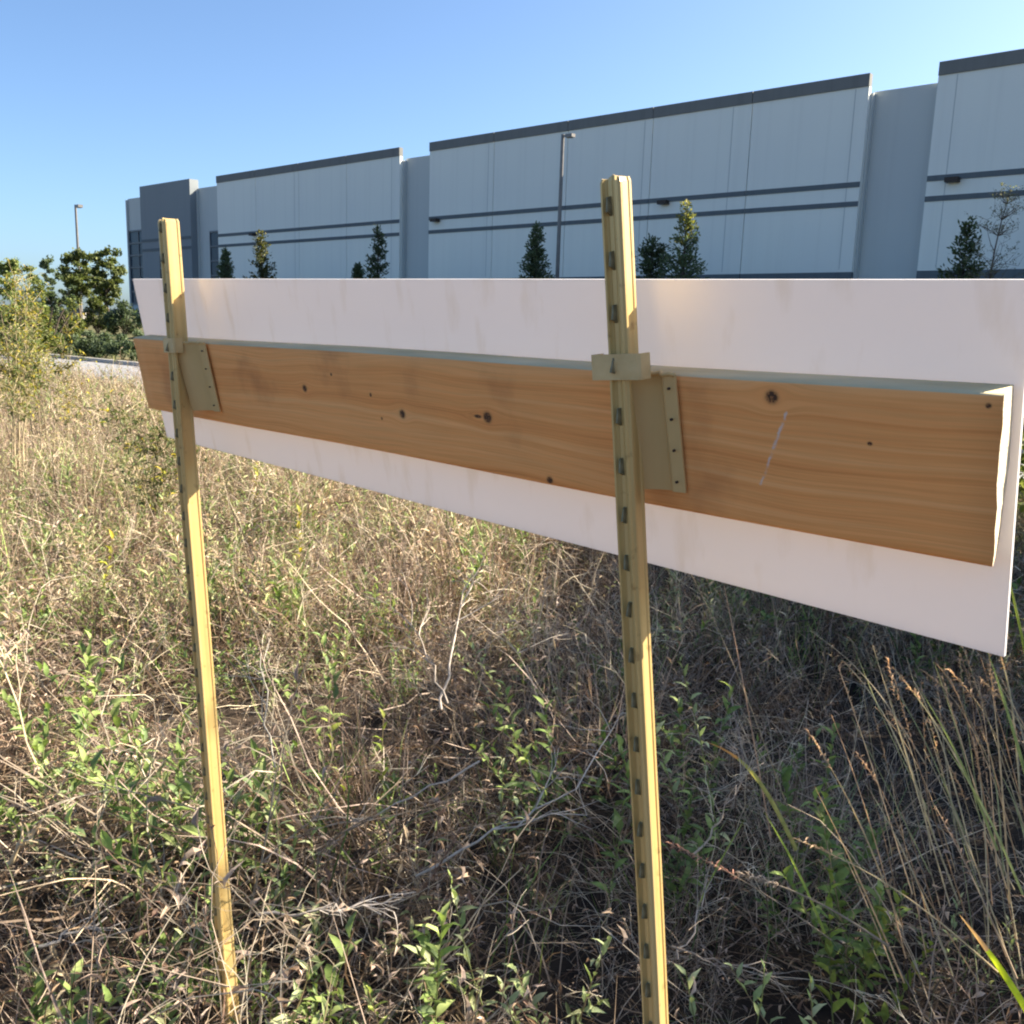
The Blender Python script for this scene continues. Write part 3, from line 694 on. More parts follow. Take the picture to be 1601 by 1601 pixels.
scatter('low_green_weeds', Lw, field(.9, 4, 34, 6, (.5, 1.05), .25, lambda x, y, g, R: g + R.uniform(-.35, .35) > .08, 9) + field(4, 10, 28, 6, (.7, 1.25), .25, lambda x, y, g, R: g + R.uniform(-.4, .4) > -.15, 10)
        + field(10, 24, 4, 6, (.9, 1.5), .2, lambda x, y, g, R: g + R.uniform(-.5, .5) > .1, 11, 46), 'small green leafy weeds growing through the dead grass', 'weeds')
scatter('dead_weed_stems', Ld, field(.9, 4, 16, 5, (.6, 1.05), .4, patch, 12) + field(4, 10, 10, 5, (.8, 1.2), .35, None, 13) + field(10, 22, 4, 5, (1, 1.5), .3, None, 14, 46),
        'dried brown weed stems with shrivelled leaves standing in the field', 'dead weeds')
# ------------------------------------------------------------ single plants
LEAF = {}
def leaf_mesh(kind, cols, L, wd):
    key = kind
    if key not in LEAF:
        LEAF[key] = []
        for i in range(5):
            R = random.Random(hash(kind) % 1000 + i if False else 500 + i * 7 + len(kind)); mb = MB()
            mb.leaf(Vector((0, 0, 0)), Vector((1, 0, .0)), Vector((0, 0, 1)), L, wd, jit(R.choice(cols), .2, R), R.uniform(.12, .35), R.uniform(0, .5))
            LEAF[key].append(mb.mesh('leaf', True))
    return LEAF[key]
def herb(name, base, H, kind, cols, scol, nleaf, L, wd, label, cat, group=None, stems=1, lean=.12, seed=0, r=.0022, leandir=None, droop=0.0, t0=.2, branch=0):
    R = random.Random(seed * 31 + 5); root = empty(name, base, 0); tag(root, label, cat, group); lm = leaf_mesh(kind, cols, L, wd)
    for s in range(stems):
        h = H * (1 if s == 0 else R.uniform(.55, .9)); d = rdir(R, lean * (1 + (s > 0) * 1.5))
        if leandir is not None and s == 0: d = Vector(leandir).normalized()
        p0 = Vector((R.gauss(0, .015), R.gauss(0, .015), -.01)) if s else Vector((0, 0, -.01))
        pts = path(p0, d, h / max(.5, d.z), 7, .012, .045, R); mb = MB(); mb.tube(pts, [r * (1 - .09 * i) for i in range(8)], 5, jit(scol, .1, R)); mb.build('stem', M['plant'], root, smooth=True)
        for i in range(nleaf):
            t_ = t0 + (1 - t0) * (i + .6) / nleaf; q = t_ * 7; k = min(6, int(q)); P_ = pts[k].lerp(pts[k + 1], q - k)
            a = i * 2.4 + R.uniform(-.5, .5); el = math.radians(R.uniform(5, 50) + 30 * t_ - 70 * droop)
            o = link('leaf', R.choice(lm), M['plant'], root); sc_ = R.uniform(.65, 1.15) * (1.05 - .5 * max(0, t_ - .7))
            o.matrix_local = Matrix.Translation(P_) @ Matrix.Rotation(a, 4, 'Z') @ Matrix.Rotation(-el, 4, 'Y') @ Matrix.Rotation(R.uniform(-.5, .5), 4, 'X') @ Matrix.Scale(sc_, 4)
    return root
def at_px(px, ptop, d):
    """point on the ground under a plant tip seen at (px, ptop), d metres ahead; returns base and height"""
    top = fwd(px, ptop, d); return Vector((top.x, top.y, 0)), top.z
G1, G2, SG, SB = GRN, PALE, (.24, .27, .11), (.36, .28, .17)
herbs = [
 # px, ptop, d, kind, nleaf, stems, L, wd, label
 (270, 985, 2.35, 'green', 22, 4, .050, .018, 'tall bushy green weed just left of the farther post', 'leafy weed'),
 (205, 1045, 2.5, 'green', 16, 3, .046, .016, 'green weed in the left foreground beside the bushy one', 'leafy weed'),
 (95, 980, 2.7, 'green', 18, 4, .048, .017, 'dark green leafy clump near the left edge', 'leafy weed'),
 (335, 1410, 1.80, 'green', 12, 2, .042, .016, 'green weed wrapped round the foot of the farther post', 'leafy weed'),
 (380, 1180, 2.2, 'green', 10, 2, .038, .014, 'small green weed just right of the farther post', 'leafy weed'),
 (495, 1470, 1.62, 'green', 9, 3, .046, .019, 'bright green clump of broad leaves at the lower edge', 'leafy weed'),
 (603, 1450, 1.62, 'bud', 6, 1, .036, .013, 'slim pale stem with a leafy tip, nearer the bright clump', 'leafy weed'),
 (680, 1385, 1.66, 'green', 16, 1, .050, .018, 'upright leafy weed with a hanging yellow leaf at the bottom edge', 'leafy weed'),
 (785, 1380, 1.75, 'pale', 14, 1, .036, .012, 'narrow pale green upright weed between the posts at the bottom', 'leafy weed'),
 (885, 1470, 1.65, 'pale', 12, 2, .038, .014, 'pale grey green weed left of the nearer post foot', 'leafy weed'),
 (838, 1075, 2.6, 'green', 10, 2, .040, .016, 'yellow green weed tip in the middle of the shaded patch', 'leafy weed'),
 (897, 1070, 2.6, 'green', 14, 1, .042, .016, 'slender weed with sunlit leaves just left of the nearer post', 'leafy weed'),
 (800, 925, 3.4, 'pale', 14, 2, .044, .014, 'upright pale weed at the border of the shade below the sheet', 'leafy weed'),
 (960, 1215, 2.1, 'green', 8, 1, .034, .013, 'small star shaped weed touching the nearer post', 'leafy weed'),
 (1052, 1170, 2.2, 'green', 16, 2, .040, .015, 'green weed just right of the nearer post', 'leafy weed'),
 (1110, 1075, 2.7, 'green', 14, 2, .040, .014, 'soft green weed behind the arching straw blade', 'leafy weed'),
 (1165, 1010, 2.3, 'pale', 20, 1, .042, .012, 'tall reddish stalk with wilted pale leaves under the sheet', 'leafy weed'),
 (1305, 1165, 2.2, 'green', 18, 2, .038, .014, 'round topped green weed in the right foreground', 'leafy weed'),
 (1360, 1260, 1.95, 'green', 20, 4, .046, .017, 'large green weed clump in the lower right', 'leafy weed'),
 (1350, 1400, 1.72, 'bright', 12, 2, .040, .016, 'yellow green leaves low below the large right clump', 'leafy weed'),
 (1160, 1530, 1.5, 'pale', 8, 2, .038, .014, 'grey green sprouts at the bottom right of the nearer post', 'leafy weed'),
 (1290, 1480, 1.6, 'pale', 10, 2, .040, .014, 'dull green weed in shade at the lower right', 'leafy weed'),
 (450, 1245, 2.0, 'pale', 10, 2, .034, .012, 'pale leafy weed between the posts in the brown thicket', 'leafy weed'),
 (500, 1265, 1.95, 'pale', 9, 1, .034, .012, 'little pale weed right beside another in the brown thicket', 'leafy weed'),
 (520, 975, 2.9, 'green', 10, 2, .036, .012, 'upright green sprout in the bright dry grass centre left', 'leafy weed'),
 (200, 1270, 2.0, 'pale', 6, 1, .034, .014, 'three leaved pale sprout over a dark hollow at the left', 'leafy weed'),
 (215, 1430, 1.75, 'pale', 5, 1, .038, .014, 'small weed with one broad leaf at the lower left', 'leafy weed'),
 (100, 1500, 1.62, 'green', 9, 3, .040, .014, 'short green sprouts in the bottom left corner', 'leafy weed'),
 (40, 1120, 2.4, 'green', 12, 3, .044, .015, 'green weed touching the left edge', 'leafy weed'),
 (780, 1165, 2.4, 'pale', 10, 2, .036, .012, 'drooping pale weed in the central shade', 'leafy weed'),
 (590, 1090, 2.5, 'bright', 8, 2, .030, .010, 'small yellowish weed among grey twigs between the posts', 'leafy weed'),
]
for i, (px, pt, d, kind, nl, st, L, wd, lab, cat) in enumerate(herbs):
    base, H = at_px(px, pt, d)
    cols = {'green': G1, 'pale': G2, 'bright': [(.32, .36, .07), (.26, .33, .06)], 'bud': [(.30, .36, .10)]}[kind]
    herb('leafy_weed', base, max(.12, H), kind, cols, SG if i % 3 else SB, int(nl * 1.35), L * 1.12, wd * 1.1, lab, cat, None, st + (1 if nl > 8 else 0), .2, i, t0=.25 if st < 4 else .12)
# curved grass blades and stalks
def blade_thing(name, p0, p1, sag, w_, col, label, cat='grass blade', tipcol=None, n=12, seedhead=None, mat='plant'):
    """one long blade / stalk from its root to its tip, arching by sag"""
    p0 = Vector(p0); p1 = Vector(p1); root = empty(name, p0); tag(root, label, cat); d = p1 - p0
    pts = [d * (i / n) + Vector((0, 0, sag * math.sin(math.pi * i / n))) for i in range(n + 1)]
    side = d.cross(Vector((.2, 1, .1))).normalized(); mb = MB(); half = n if tipcol is None else int(n * .7)
    def seg(a, b_, c):
        vs = []; 
        for i in range(a, b_ + 1):
            t_ = i / n; ww = w_ * (1 - t_ ** 3) + .0006; mid = pts[i]; nn = side.cross(Vector((0, 0, 1))).normalized() * ww * .35
            vs += [mid - side * ww * .5 + nn, mid, mid + side * ww * .5 + nn]
        mb.add(vs, [f for k in range(b_ - a) for f in ((3*k, 3*k+1, 3*k+4, 3*k+3), (3*k+1, 3*k+2, 3*k+5, 3*k+4))], c)
    if mat == 'stalk': mb.tube(pts, [w_ * .5 * (1 - .6 * i / n) for i in range(n + 1)], 5, col)
    else:
        seg(0, half, col)
        if half < n: seg(half, n, tipcol)
    mb.build('blade' if mat != 'stalk' else 'stalk', M['plant'], root, smooth=True)
    if seedhead:
        R = random.Random(int(w_ * 1e6) + n); mb = MB(); k0 = int(n * seedhead[0])
        for i in range(seedhead[1]):
            t_ = seedhead[0] + (1 - seedhead[0]) * i / seedhead[1]; q = t_ * n; k = min(n - 1, int(q)); P_ = pts[k].lerp(pts[k + 1], q - k)
            mb.leaf(P_, (pts[k + 1] - pts[k]).normalized() + Vector((R.gauss(0, .5), R.gauss(0, .5), R.gauss(0, .5))), Vector((0, 0, 1)), R.uniform(.008, .018), .004, jit(seedhead[2], .3, R), .3, .4)
        mb.build('seed_head', M['dry'], root)
    return root
def G(px, py, d): return fwd(px, py, d)
STRAW = (.50, .40, .24)
blade_thing('grass_blade', G(1640, 1640, 1.25), G(1500, 1430, 1.45), .01, .011, (.48, .56, .03), 'vivid yellow green blade in the lower right corner', tipcol=(.55, .32, .16))
blade_thing('grass_blade', G(1245, 1330, 2.0), G(1105, 1160, 2.1), .055, .010, (.46, .42, .14), 'arched blade with an orange tip right of the nearer post', tipcol=(.60, .30, .10))
blade_thing('grass_blade', G(1560, 1330, 1.75), G(1440, 1080, 1.95), .02, .0045, (.34, .38, .14), 'thin green blade leaning left near the right edge')
blade_thing('grass_blade', G(1640, 1210, 1.6), G(1572, 880, 1.8), .01, .006, (.42, .50, .08), 'bright green blade poking out under the sheet corner')
blade_thing('grass_blade', G(1625, 1290, 1.7), G(1545, 1020, 1.9), .01, .006, (.30, .36, .12), 'green blade rising beside the right edge')
blade_thing('grass_blade', G(1600, 1400, 1.6), G(1480, 1170, 1.8), .02, .004, (.38, .40, .16), 'pale green blade crossing low near the right edge')
blade_thing('grass_blade', G(1290, 1460, 1.8), G(1195, 1270, 1.9), .015, .005, (.34, .42, .09), 'green blade rising between two tan seed stalks')
blade_thing('grass_blade', G(1090, 1420, 1.9), G(1165, 1280, 2.0), .01, .0035, (.36, .42, .10), 'short green blade leaning right, crossing a grey twig')
blade_thing('dry_stalk', G(1230, 1260, 2.1), G(1072, 880, 2.5), .03, .0035, (.44, .34, .22), 'long straw stalk leaning left up to the sheet edge', 'stalk', mat='stalk')
blade_thing('dry_stalk', G(1205, 1310, 2.1), G(1132, 915, 2.4), .01, .0045, (.46, .30, .20), 'reddish straw stalk behind the wilted pale weed', 'stalk', mat='stalk')
blade_thing('dry_stalk', G(1450, 1200, 2.0), G(1265, 985, 2.2), .04, .0035, (.52, .44, .32), 'pale stalk running from the brown curled leaf to the shade', 'stalk', mat='stalk')
blade_thing('dry_stalk', G(1455, 1330, 1.9), G(1440, 1060, 2.1), .0, .0038, (.50, .36, .24), 'upright tan stalk with curled orange leaves', 'stalk', mat='stalk', seedhead=(.35, 16, (.58, .30, .12)))
blade_thing('dry_stalk', G(1590, 1530, 1.5), G(1462, 1260, 1.7), .01, .0035, (.50, .38, .26), 'tan stalk with small husks leaning left in the lower right', 'stalk', mat='stalk', seedhead=(.55, 14, (.48, .30, .18)))
blade_thing('dry_stalk', G(1560, 1520, 1.5), G(1240, 1310, 1.7), .03, .0035, (.50, .40, .24), 'long tan stalk crossing the large green clump, drooping seed tip', 'stalk', mat='stalk', seedhead=(.75, 20, (.50, .34, .20)))
blade_thing('dry_stalk', G(1300, 1470, 1.75), G(1045, 1318, 1.9), .015, .0035, (.42, .33, .24), 'stalk with a reddish plume pointing at the nearer post', 'stalk', mat='stalk', seedhead=(.55, 46, (.45, .24, .16)))
blade_thing('dry_stalk', G(1390, 1480, 1.65), G(1155, 1365, 1.8), .02, .006, (.40, .33, .25), 'thick tan seed stalk above the drooping ones at the right', 'stalk', mat='stalk', seedhead=(.72, 60, (.42, .33, .24)))
blade_thing('dry_stalk', G(1470, 1420, 1.9), G(1345, 985, 2.4), .02, .003, (.46, .36, .24), 'thin dry stalk under the right end of the sheet', 'stalk', mat='stalk')
for k in range(64):
    R = random.Random(900 + k); bx = R.uniform(1400, 1680); by = R.uniform(1250, 1560)
    tx = bx - R.uniform(20, 150); ty = by - R.uniform(200, 420); d = 1.55 + (1600 - by) * .0012
    if ty < 1000: ty = 1000 + R.uniform(0, 60)
    c = jit(R.choice([STRAW, (.50, .32, .18), (.62, .44, .26), (.56, .46, .30), (.36, .36, .18), (.46, .38, .24)]), .2, R)
    stalk = R.random() < .7; sh = (.72, 22, (.56, .36, .20)) if R.random() < .5 else None; grn = c[1] > c[0]
    lab = ('thin green' if grn else 'thin tan') + (' seeded' if sh else ' bare') + ' grass stem, massed below the right end of the sheet'
    blade_thing('tall_grass_stem', G(bx, by, d), G(tx, ty, d + R.uniform(.1, .5)), R.uniform(-.02, .07), R.uniform(.002, .0038), c, lab, 'grass stem',
                mat='stalk' if stalk else 'b', seedhead=sh)['group'] = ('green' if grn else 'tan') + (' seeded' if sh else ' bare') + ' tall grass stems at the right edge'
# grey branching dead twigs
def dead_branch(p0, p1, label, seed, r=.003, depth=2, col=(.44, .38, .32)):
    R = random.Random(seed); p0 = Vector(p0); d = Vector(p1) - p0; root = empty('dead_branch', p0); tag(root, label, 'dead branch')
    n = 8; pts = [d * (i / n) + Vector((R.gauss(0, .006), R.gauss(0, .006), R.gauss(0, .006))) * (i > 0) for i in range(n + 1)]
    mb = MB(); mb.tube(pts, [r * (1 - .07 * i) for i in range(n + 1)], 5, col); mb.build('main_twig', M['dry'], root, smooth=True)
    for k in range(5):
        i = R.randint(3, 8); mb = MB(); twig(mb, pts[i], (d.normalized() + Vector((R.gauss(0, .6), R.gauss(0, .4), R.gauss(.3, .4)))), d.length * R.uniform(.3, .55), r * .55, depth - 1, R, jit(col, .15, R)); mb.build('side_twig', M['dry'], root)
    return root
dead_branch(G(1085, 1335, 2.0), G(1158, 1230, 2.0), 'forked grey twig right of the nearer post', 3)
dead_branch(G(690, 1110, 2.7), G(725, 930, 3.0), 'grey dead shrub standing between the posts in bright grass', 5, .005, 3, (.52, .45, .38))
dead_branch(G(700, 1100, 2.7), G(640, 960, 2.9), 'grey dead shrub just left of the tallest dead one', 6, .004, 3, (.48, .41, .34))
dead_branch(G(650, 1370, 2.0), G(900, 1232, 2.1), 'long pale grey branch reaching to the nearer post', 7, .004, 2, (.46, .42, .37))
dead_branch(G(400, 1430, 1.75), G(590, 1427, 1.75), 'whitish branch lying level low between the posts', 8, .004, 2, (.50, .45, .40))
dead_branch(G(750, 1190, 2.2), G(540, 1300, 2.1), 'thin grey twig crossing the centre of the thicket', 9, .003, 2)
dead_branch(G(10, 1350, 1.8), G(65, 1295, 1.8), 'straw coloured broken stalk at the lower left edge', 10, .006, 1, (.56, .46, .30))
dead_branch(G(60, 1480, 1.7), G(165, 1440, 1.8), 'grey stick lying across the lower left hollow', 11, .004, 2, (.40, .36, .32))
dead_branch(G(430, 1200, 2.2), G(400, 1020, 2.4), 'upright grey twig right beside the farther post', 12, .003, 2, (.50, .46, .40))
dead_branch(G(1050, 1480, 1.8), G(1190, 1530, 1.7), 'brown stick sloping down right of the nearer post foot', 13, .003, 2, (.38, .31, .24))
dead_branch(G(1060, 1500, 1.8), G(1110, 1390, 1.9), 'curved grey twig rising near the nearer post foot', 14, .0025, 2)
# ------------------------------------------------------------ shrubs and trees
def leaf_cloud(mb, R, blobs, n, size, cols, flat=.3, lobes=True):
    """leaf-sized faces through the volume of several lumps"""
    for i in range(n):
        bx = R.choice(blobs); c, r = bx[0], bx[1]
        v = Vector((R.gauss(0, 1), R.gauss(0, 1), R.gauss(0, 1))).normalized() * min(1.35, abs(R.gauss(.68, .36)))
        p = c + Vector((v.x * r[0], v.y * r[1], v.z * r[2]))
        d = Vector((R.gauss(0, 1), R.gauss(0, 1), R.gauss(0, .8))).normalized(); s = d.cross(Vector((R.gauss(0, 1), R.gauss(0, 1), R.gauss(0, 1)))).normalized()
        L = size * R.uniform(.6, 1.3); w_ = L * R.uniform(.4, .6); q = s * w_ * .5
        mb.add([p - d * L * .5, p - q, p + d * L * .5, p + q], [(0, 1, 2, 3)], jit(R.choice(cols), .25, R))
TREE_G = [(.12, .15, .045), (.16, .195, .06), (.09, .12, .04), (.21, .235, .08)]
DARK_G = [(.07, .10, .055), (.095, .13, .07), (.115, .15, .085)]
def broadleaf(px, ptop, d, wpx, label, cols, seed, nleaf=5200, lsize=.24, trunk_frac=.34, cat='tree', name='broadleaf_tree', open_=.8, group=None):
    R = random.Random(seed); top = fwd(px, ptop, d); gz = ground_z(top.x, top.y); H = top.z - gz; Wd = wpx * d / F * .5
    root = empty(name, (top.x, top.y, gz)); tag(root, label, cat, group)
    mb = MB(); tips = []
    tr = path((0, 0, -.1), (R.gauss(0, .06), R.gauss(0, .06), 1), H * (trunk_frac + .25), 6, 0, .05, R); r0 = H * .022
    mb.tube(tr, [r0 * (1 - .11 * i) for i in range(7)], 7, (1, 1, 1))
    for k in range(9):
        i = R.randint(3, 6); a = k * 2.4 + R.uniform(-.4, .4); dd = Vector((math.cos(a) * 1.0, math.sin(a) * 1.0, R.uniform(.3, 1.3)))
        br = path(tr[i], dd, H * R.uniform(.22, .42), 5, -.04, .12, R); mb.tube(br, [r0 * .45 * (1 - .16 * j) for j in range(6)], 5); tips += [br[-1], br[3]]
    mb.build('trunk', M['bark'], root, smooth=True)
    blobs = []
    for k in range(34):
        z = H * (trunk_frac + (1 - trunk_frac) * R.uniform(.02, .93)); f = 1 - abs((z / H - (.5 + trunk_frac / 2)) * 1.8) ** 2 * .8; a = R.uniform(0, 6.28); rr = Wd * max(.15, f) * open_ * math.sqrt(R.random())
        r = Wd * R.uniform(.13, .30); blobs.append((Vector((math.cos(a) * rr, math.sin(a) * rr, min(z, H - r * .6))), (r * R.uniform(.8, 1.4), r * R.uniform(.8, 1.4), r * R.uniform(.5, .9))))
    blobs.append((Vector((0, 0, H * .95)), (Wd * .22, Wd * .22, H * .05)))
    for t_ in tips: blobs.append((t_, (Wd * .2, Wd * .2, Wd * .15)))
    nleaf = int(nleaf * 1.3); lsize *= .85
    mb = MB(); leaf_cloud(mb, R, blobs, nleaf, lsize, cols); mb.build('crown', M['plant'], root)
    return root
def shrub(px, ptop, d, wpx, label, cols, seed, nleaf=3000, lsize=.16, group=None, name='shrub', cat='shrub', H=None, base=None):
    R = random.Random(seed); top = fwd(px, ptop, d); gz = ground_z(top.x, top.y); H = top.z - gz; Wd = wpx * d / F * .5
    root = empty(name, (top.x, top.y, gz)); tag(root, label, cat, group)
    mb = MB()
    for k in range(7):
        a = k * .9 + R.uniform(0, .5); mb.tube(path((0, 0, -.05), (math.cos(a) * .6, math.sin(a) * .6, 1.2), H * .75, 5, 0, .1, R), [H * .012] * 6, 4)
    mb.build('stems', M['bark'], root)
    blobs = []
    for k in range(11):
        a = R.uniform(0, 6.28); rr = Wd * .75 * math.sqrt(R.random()); z = H * R.uniform(.18, .82) * (1 - .35 * (rr / Wd)); r = max(Wd * .32, H * .12) * R.uniform(.7, 1.1)
        blobs.append((Vector((math.cos(a) * rr, math.sin(a) * rr, z)), (r, r, min(r, H * .28))))
    blobs.append((Vector((0, 0, H * .88)), (Wd * .3, Wd * .3, H * .12)))
    mb = MB(); leaf_cloud(mb, R, blobs, nleaf, lsize, cols); mb.build('foliage', M['plant'], root)
    return root
def conifer(px, ptop, p_, wpx, label, seed, cols=DARK_G, tip=None, nbr=240, thin=1.0, name='conifer', gap=0.0, pw=.75):
    wpx *= 1.3
    rr = ray(px, ptop); rr *= p_ / (rr.x * FN.x + rr.y * FN.y); top = EYE + rr
    R = random.Random(seed); gz = ground_z(top.x, top.y); H = top.z - gz; d = top.y; Wd = wpx * d / F * .5
    root = empty(name, (top.x, top.y, gz)); tag(root, label, 'tree', 'young trees along the warehouse wall')
    mb = MB(); mb.tube([(0, 0, -.1), (0, 0, H * .5), (0, 0, H * .97)], [H * .016, H * .010, .01], 6); mb.build('trunk', M['bark'], root)
    mb = MB()
    for k in range(nbr):
        t_ = (k + R.random()) / nbr; z = H * (.10 + .88 * t_); L = Wd * 1.15 * (1 - t_) ** pw * R.uniform(.6, 1.1) + .08; a = R.uniform(0, 6.28)
        if gap and noise.noise(Vector((math.cos(a) * 1.5, math.sin(a) * 1.5, z * 1.2 + seed))) < -gap * .2: continue
        dr = Vector((math.cos(a), math.sin(a), R.uniform(.15, .75)))
        pts = path((0, 0, z), dr, L, 3, -.05, .06, R); mb.tube(pts, [.02, .014, .01, .005], 3, (.05, .04, .03))
        for i in range(max(4, int(26 * L / max(.3, Wd) * thin))):
            q = R.uniform(.15, 1.05) * 3; kk = min(2, int(q)); P_ = pts[kk].lerp(pts[kk + 1], q - kk) + Vector((R.gauss(0, .07), R.gauss(0, .07), R.gauss(0, .06)))
            dd = (pts[-1] - pts[0]).normalized() + Vector((R.gauss(0, .6), R.gauss(0, .6), R.gauss(.2, .5))); dd.normalize(); s = dd.cross(Vector((R.gauss(0, 1), R.gauss(0, 1), 1))).normalized() * .045
            c = jit(R.choice(tip if (tip and t_ > .55 and R.random() < (t_ - .4) * 1.3) else cols), .25, R); Ln = R.uniform(.10, .24)
            mb.add([P_, P_ + dd * Ln * .5 - s, P_ + dd * Ln, P_ + dd * Ln * .5 + s], [(0, 1, 2, 3)], c)
    mb.build('crown', M['plant'], root)
    return root
SUNLIT_TIP = [(.24, .22, .06), (.18, .18, .05)]  # yellowish needles: sunlight on the upper branches painted into the colour
conifer(352, 388, 38, 26, 'small dark conifer nearest the glazed corner bay', 1)
conifer(408, 360, 35, 40, 'conifer with a yellowish sunlit top left of the long blank wall', 2, tip=SUNLIT_TIP, gap=1, cols=[(.07, .09, .035), (.10, .11, .04)])
conifer(560, 414, 38, 20, 'very small conifer beside a taller dark one', 3)
conifer(591, 353, 37.5, 40, 'dark conifer left of the first grey recess', 4, gap=.6)
conifer(840, 350, 38, 46, 'neat cone shaped conifer left of the tall light pole', 5)
conifer(1021, 374, 38, 52, 'round headed small evergreen just right of the nearer post', 6, gap=.3, pw=.4)
conifer(1075, 314, 37.0, 60, 'tallest ragged conifer right of the nearer post', 7, tip=SUNLIT_TIP, gap=1.0)
conifer(1515, 346, 37, 60, 'thin green conifer near the right edge', 8, thin=.6, gap=1.0, cols=[(.06, .09, .045), (.09, .12, .06)])
def bare_tree():
    rr = ray(1565, 288); rr *= 36.5 / (rr.x * FN.x + rr.y * FN.y); top = EYE + rr; gz = ground_z(top.x, top.y); H = top.z - gz; R = random.Random(4)
    root = empty('sparse_tree', (top.x, top.y, gz)); tag(root, 'almost leafless young tree at the right edge before the wall', 'tree', 'young trees along the warehouse wall')
    mb = MB(); tr = path((0, 0, -.1), (0, 0, 1), H, 9, 0, .03, R); mb.tube(tr, [.06 * (1 - .1 * i) for i in range(10)], 6); ends = []
    for k in range(46):
        i = R.randint(2, 8); a = R.uniform(0, 6.28); L = (1 - i / 12) * 2.3 * R.uniform(.5, 1)
        b_ = path(tr[i], (math.cos(a), math.sin(a), R.uniform(.4, 1.2)), L, 4, 0, .12, R); mb.tube(b_, [.018, .014, .01, .007, .004], 3)
        for j in range(4): e = path(b_[R.randint(1, 4)], (R.gauss(0, 1), R.gauss(0, 1), .6), .4, 2, 0, .1, R); mb.tube(e, [.007, .005, .003], 3); ends += e[1:]
    mb.build('trunk', M['bark'], root)
    mb = MB(); leaf_cloud(mb, R, [(e, (.12, .12, .12)) for e in ends], 1100, .08, [(.20, .19, .13), (.16, .17, .10)]); mb.build('crown', M['plant'], root)
bare_tree()
broadleaf(120, 388, 58, 60, 'open crowned green tree behind the distant light pole', TREE_G, 11)
broadleaf(168, 386, 55, 54, 'green tree with gaps of sky next to the building corner', TREE_G, 12, trunk_frac=.30)
broadleaf(78, 400, 52, 40, 'narrow very dark tree left of the open crowned ones', DARK_G, 13, 3600, trunk_frac=.15)
broadleaf(22, 404, 44, 74, 'rounded green tree at the far left edge', TREE_G, 14, 5200, .2, trunk_frac=.12)
shrub(62, 440, 36, 80, 'light green bush below the rounded tree at the far left', [(.13, .17, .04), (.17, .20, .05)], 21, 4200, .13)
shrub(15, 432, 33, 70, 'green bush at the left edge beyond the road', [(.11, .15, .035), (.15, .18, .045)], 22, 4200, .13)
shrub(192, 470, 52, 70, 'dark bush at the foot of the building corner', DARK_G, 23, 2600, .2, 'bushes on the bank beyond the road')
shrub(150, 462, 54, 50, 'mid green bush between the distant tree trunks', TREE_G, 24, 2600, .2, 'bushes on the bank beyond the road')
shrub(110, 468, 50, 56, 'green bush under the dark tree and distant pole', TREE_G, 25, 2600, .2, 'bushes on the bank beyond the road')
shrub(236, 474, 50, 60, 'dark bush behind the left end of the sheet', DARK_G, 26, 2600, .2, 'bushes on the bank beyond the road')
for k in range(9):
    px = 60 + 26 * k; rr = ray(px, 517); rr *= 16.2 / (rr.x * FN.x + rr.y * FN.y); dd = rr.y
    shrub(px, 517 + (k % 3) * 3, dd, 58, 'low dark hedge bush in the row along the road kerb', DARK_G, 40 + k, 4200, .10, 'hedge row beyond the road kerb', 'hedge_bush', 'hedge')
# tall wild shrub with yellow leaves at the left edge
def wild_shrub(px, ptop, d, wpx, label, seed, ncane=15, yel=.28, i0=5):
    R = random.Random(seed); top = fwd(px, ptop, d); H = top.z; Wd = wpx * d / F * .5; root = empty('wild_shrub', (top.x, top.y, 0)); tag(root, label, 'shrub')
    mb = MB(); lf = MB(); yl = MB()
    for k in range(ncane):
        a = R.uniform(0, 6.28); ln = abs(R.gauss(0, .22)); pts = path((R.gauss(0, .06), R.gauss(0, .06), 0), (math.cos(a) * ln, math.sin(a) * ln, 1), H * R.uniform(.65, 1.02), 9, .0, .05, R)
        mb.tube(pts, [.006 * (1 - .085 * i) for i in range(10)], 4, jit((.38, .31, .20), .2, R))
        for s in range(30):
            i = R.randint(i0, 9); br = path(pts[i], (R.gauss(0, 1), R.gauss(0, 1), .9), R.uniform(.08, .30), 3, .02, .12, R); mb.tube(br, [.002, .0016, .0013, .0008], 3, (.40, .34, .20))
            for q in range(6):
                P_ = br[R.randint(0, 3)]; dd = Vector((R.gauss(0, 1), R.gauss(0, 1), R.gauss(.2, .6)))
                yv = R.random() < yel * (.4 + i / 9)
                (yl if yv else lf).leaf(P_, dd, Vector((0, 0, 1)), R.uniform(.03, .06), R.uniform(.011, .02), jit(R.choice(YEL if yv else [(.15, .19, .07), (.22, .24, .12), (.28, .24, .14), (.11, .15, .05)]), .2, R), .25, .3)
    mb.build('stems', M['dry'], root); lf.build('foliage', M['plant'], root); yl.build('yellow_leaves', M['plant'], root)
wild_shrub(14, 425, 7.5, 90, 'tall wild shrub with yellow leaves leaning in from the left edge', 3, 10, .2)
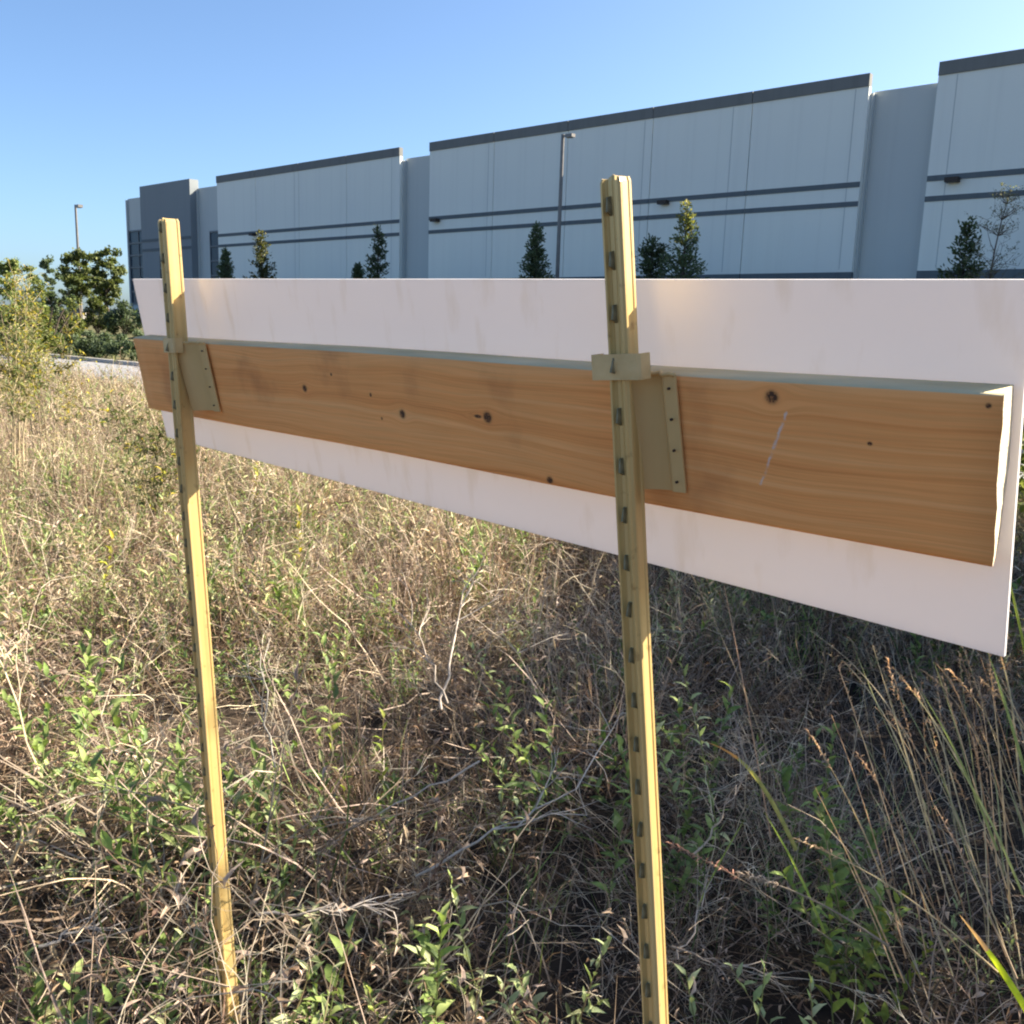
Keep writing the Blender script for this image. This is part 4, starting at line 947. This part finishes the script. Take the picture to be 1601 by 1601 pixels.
wild_shrub(70, 470, 8.2, 90, 'slimmer wild shrub with bright yellow leaves right of the taller one', 5, 6, .4)
wild_shrub(232, 600, 6.0, 50, 'pale green wild shrub below the left end of the plank', 8, 7, .06, 3)
for (px, pt, d, lab) in ((466, 800, 4.2, 'yellow leaved sprig in dry grass below the sheet'), (150, 840, 3.9, 'yellow leaved sprig among green weeds at the left'), (395, 725, 6.0, 'little yellow flower head just under the sheet edge'), (130, 590, 6.5, 'yellow leaved sprig left of the plank end')):
    base, H = at_px(px, pt, d); herb('yellow_sprig', base, H, 'yellow', YEL, SB, 10, .05, .018, lab, 'leafy weed', None, 1, .08, int(px), t0=.6)
# added trees and bush, out of view, placed to shade ground below the sheet
def shade_tree(x, y, H, Wd, label, seed, nl=14000):
    R = random.Random(seed); root = empty('broadleaf_tree', (x, y, 0)); tag(root, label, 'tree')
    mb = MB(); tr = path((0, 0, -.05), (0, 0, 1), H * .6, 5, 0, .05, R); mb.tube(tr, [.06, .055, .05, .04, .03, .02], 7)
    for k in range(10):
        a = k * 2.4; mb.tube(path(tr[1 + k % 4], (math.cos(a), math.sin(a), .6), H * .35, 4, 0, .1, R), [.02, .016, .012, .008, .005], 4)
    mb.build('trunk', M['bark'], root); blobs = []
    for k in range(22):
        a = R.uniform(0, 6.28); rr = Wd * .7 * math.sqrt(R.random()); z = H * R.uniform(.12, .85); r = Wd * R.uniform(.28, .42); blobs.append((Vector((math.cos(a) * rr, math.sin(a) * rr, z)), (r, r, r)))
    mb = MB(); leaf_cloud(mb, R, blobs, nl, .12, TREE_G); mb.build('crown', M['plant'], root)
shade_tree(4.95, 6.3, 4.6, 1.9, 'added unseen shade tree off to the right, farthest of three', 71, 11000)
shade_tree(4.4, 4.4, 4.0, 1.7, 'added unseen shade tree off to the right, middle of three', 72, 9000)
shade_tree(3.7, 3.05, 2.9, 1.15, 'added unseen low shade tree off to the right, nearest of three', 73, 4200)
shade_tree(2.5, 7.2, 1.55, 1.3, 'added shade bush hidden behind the right end of the sheet', 74)
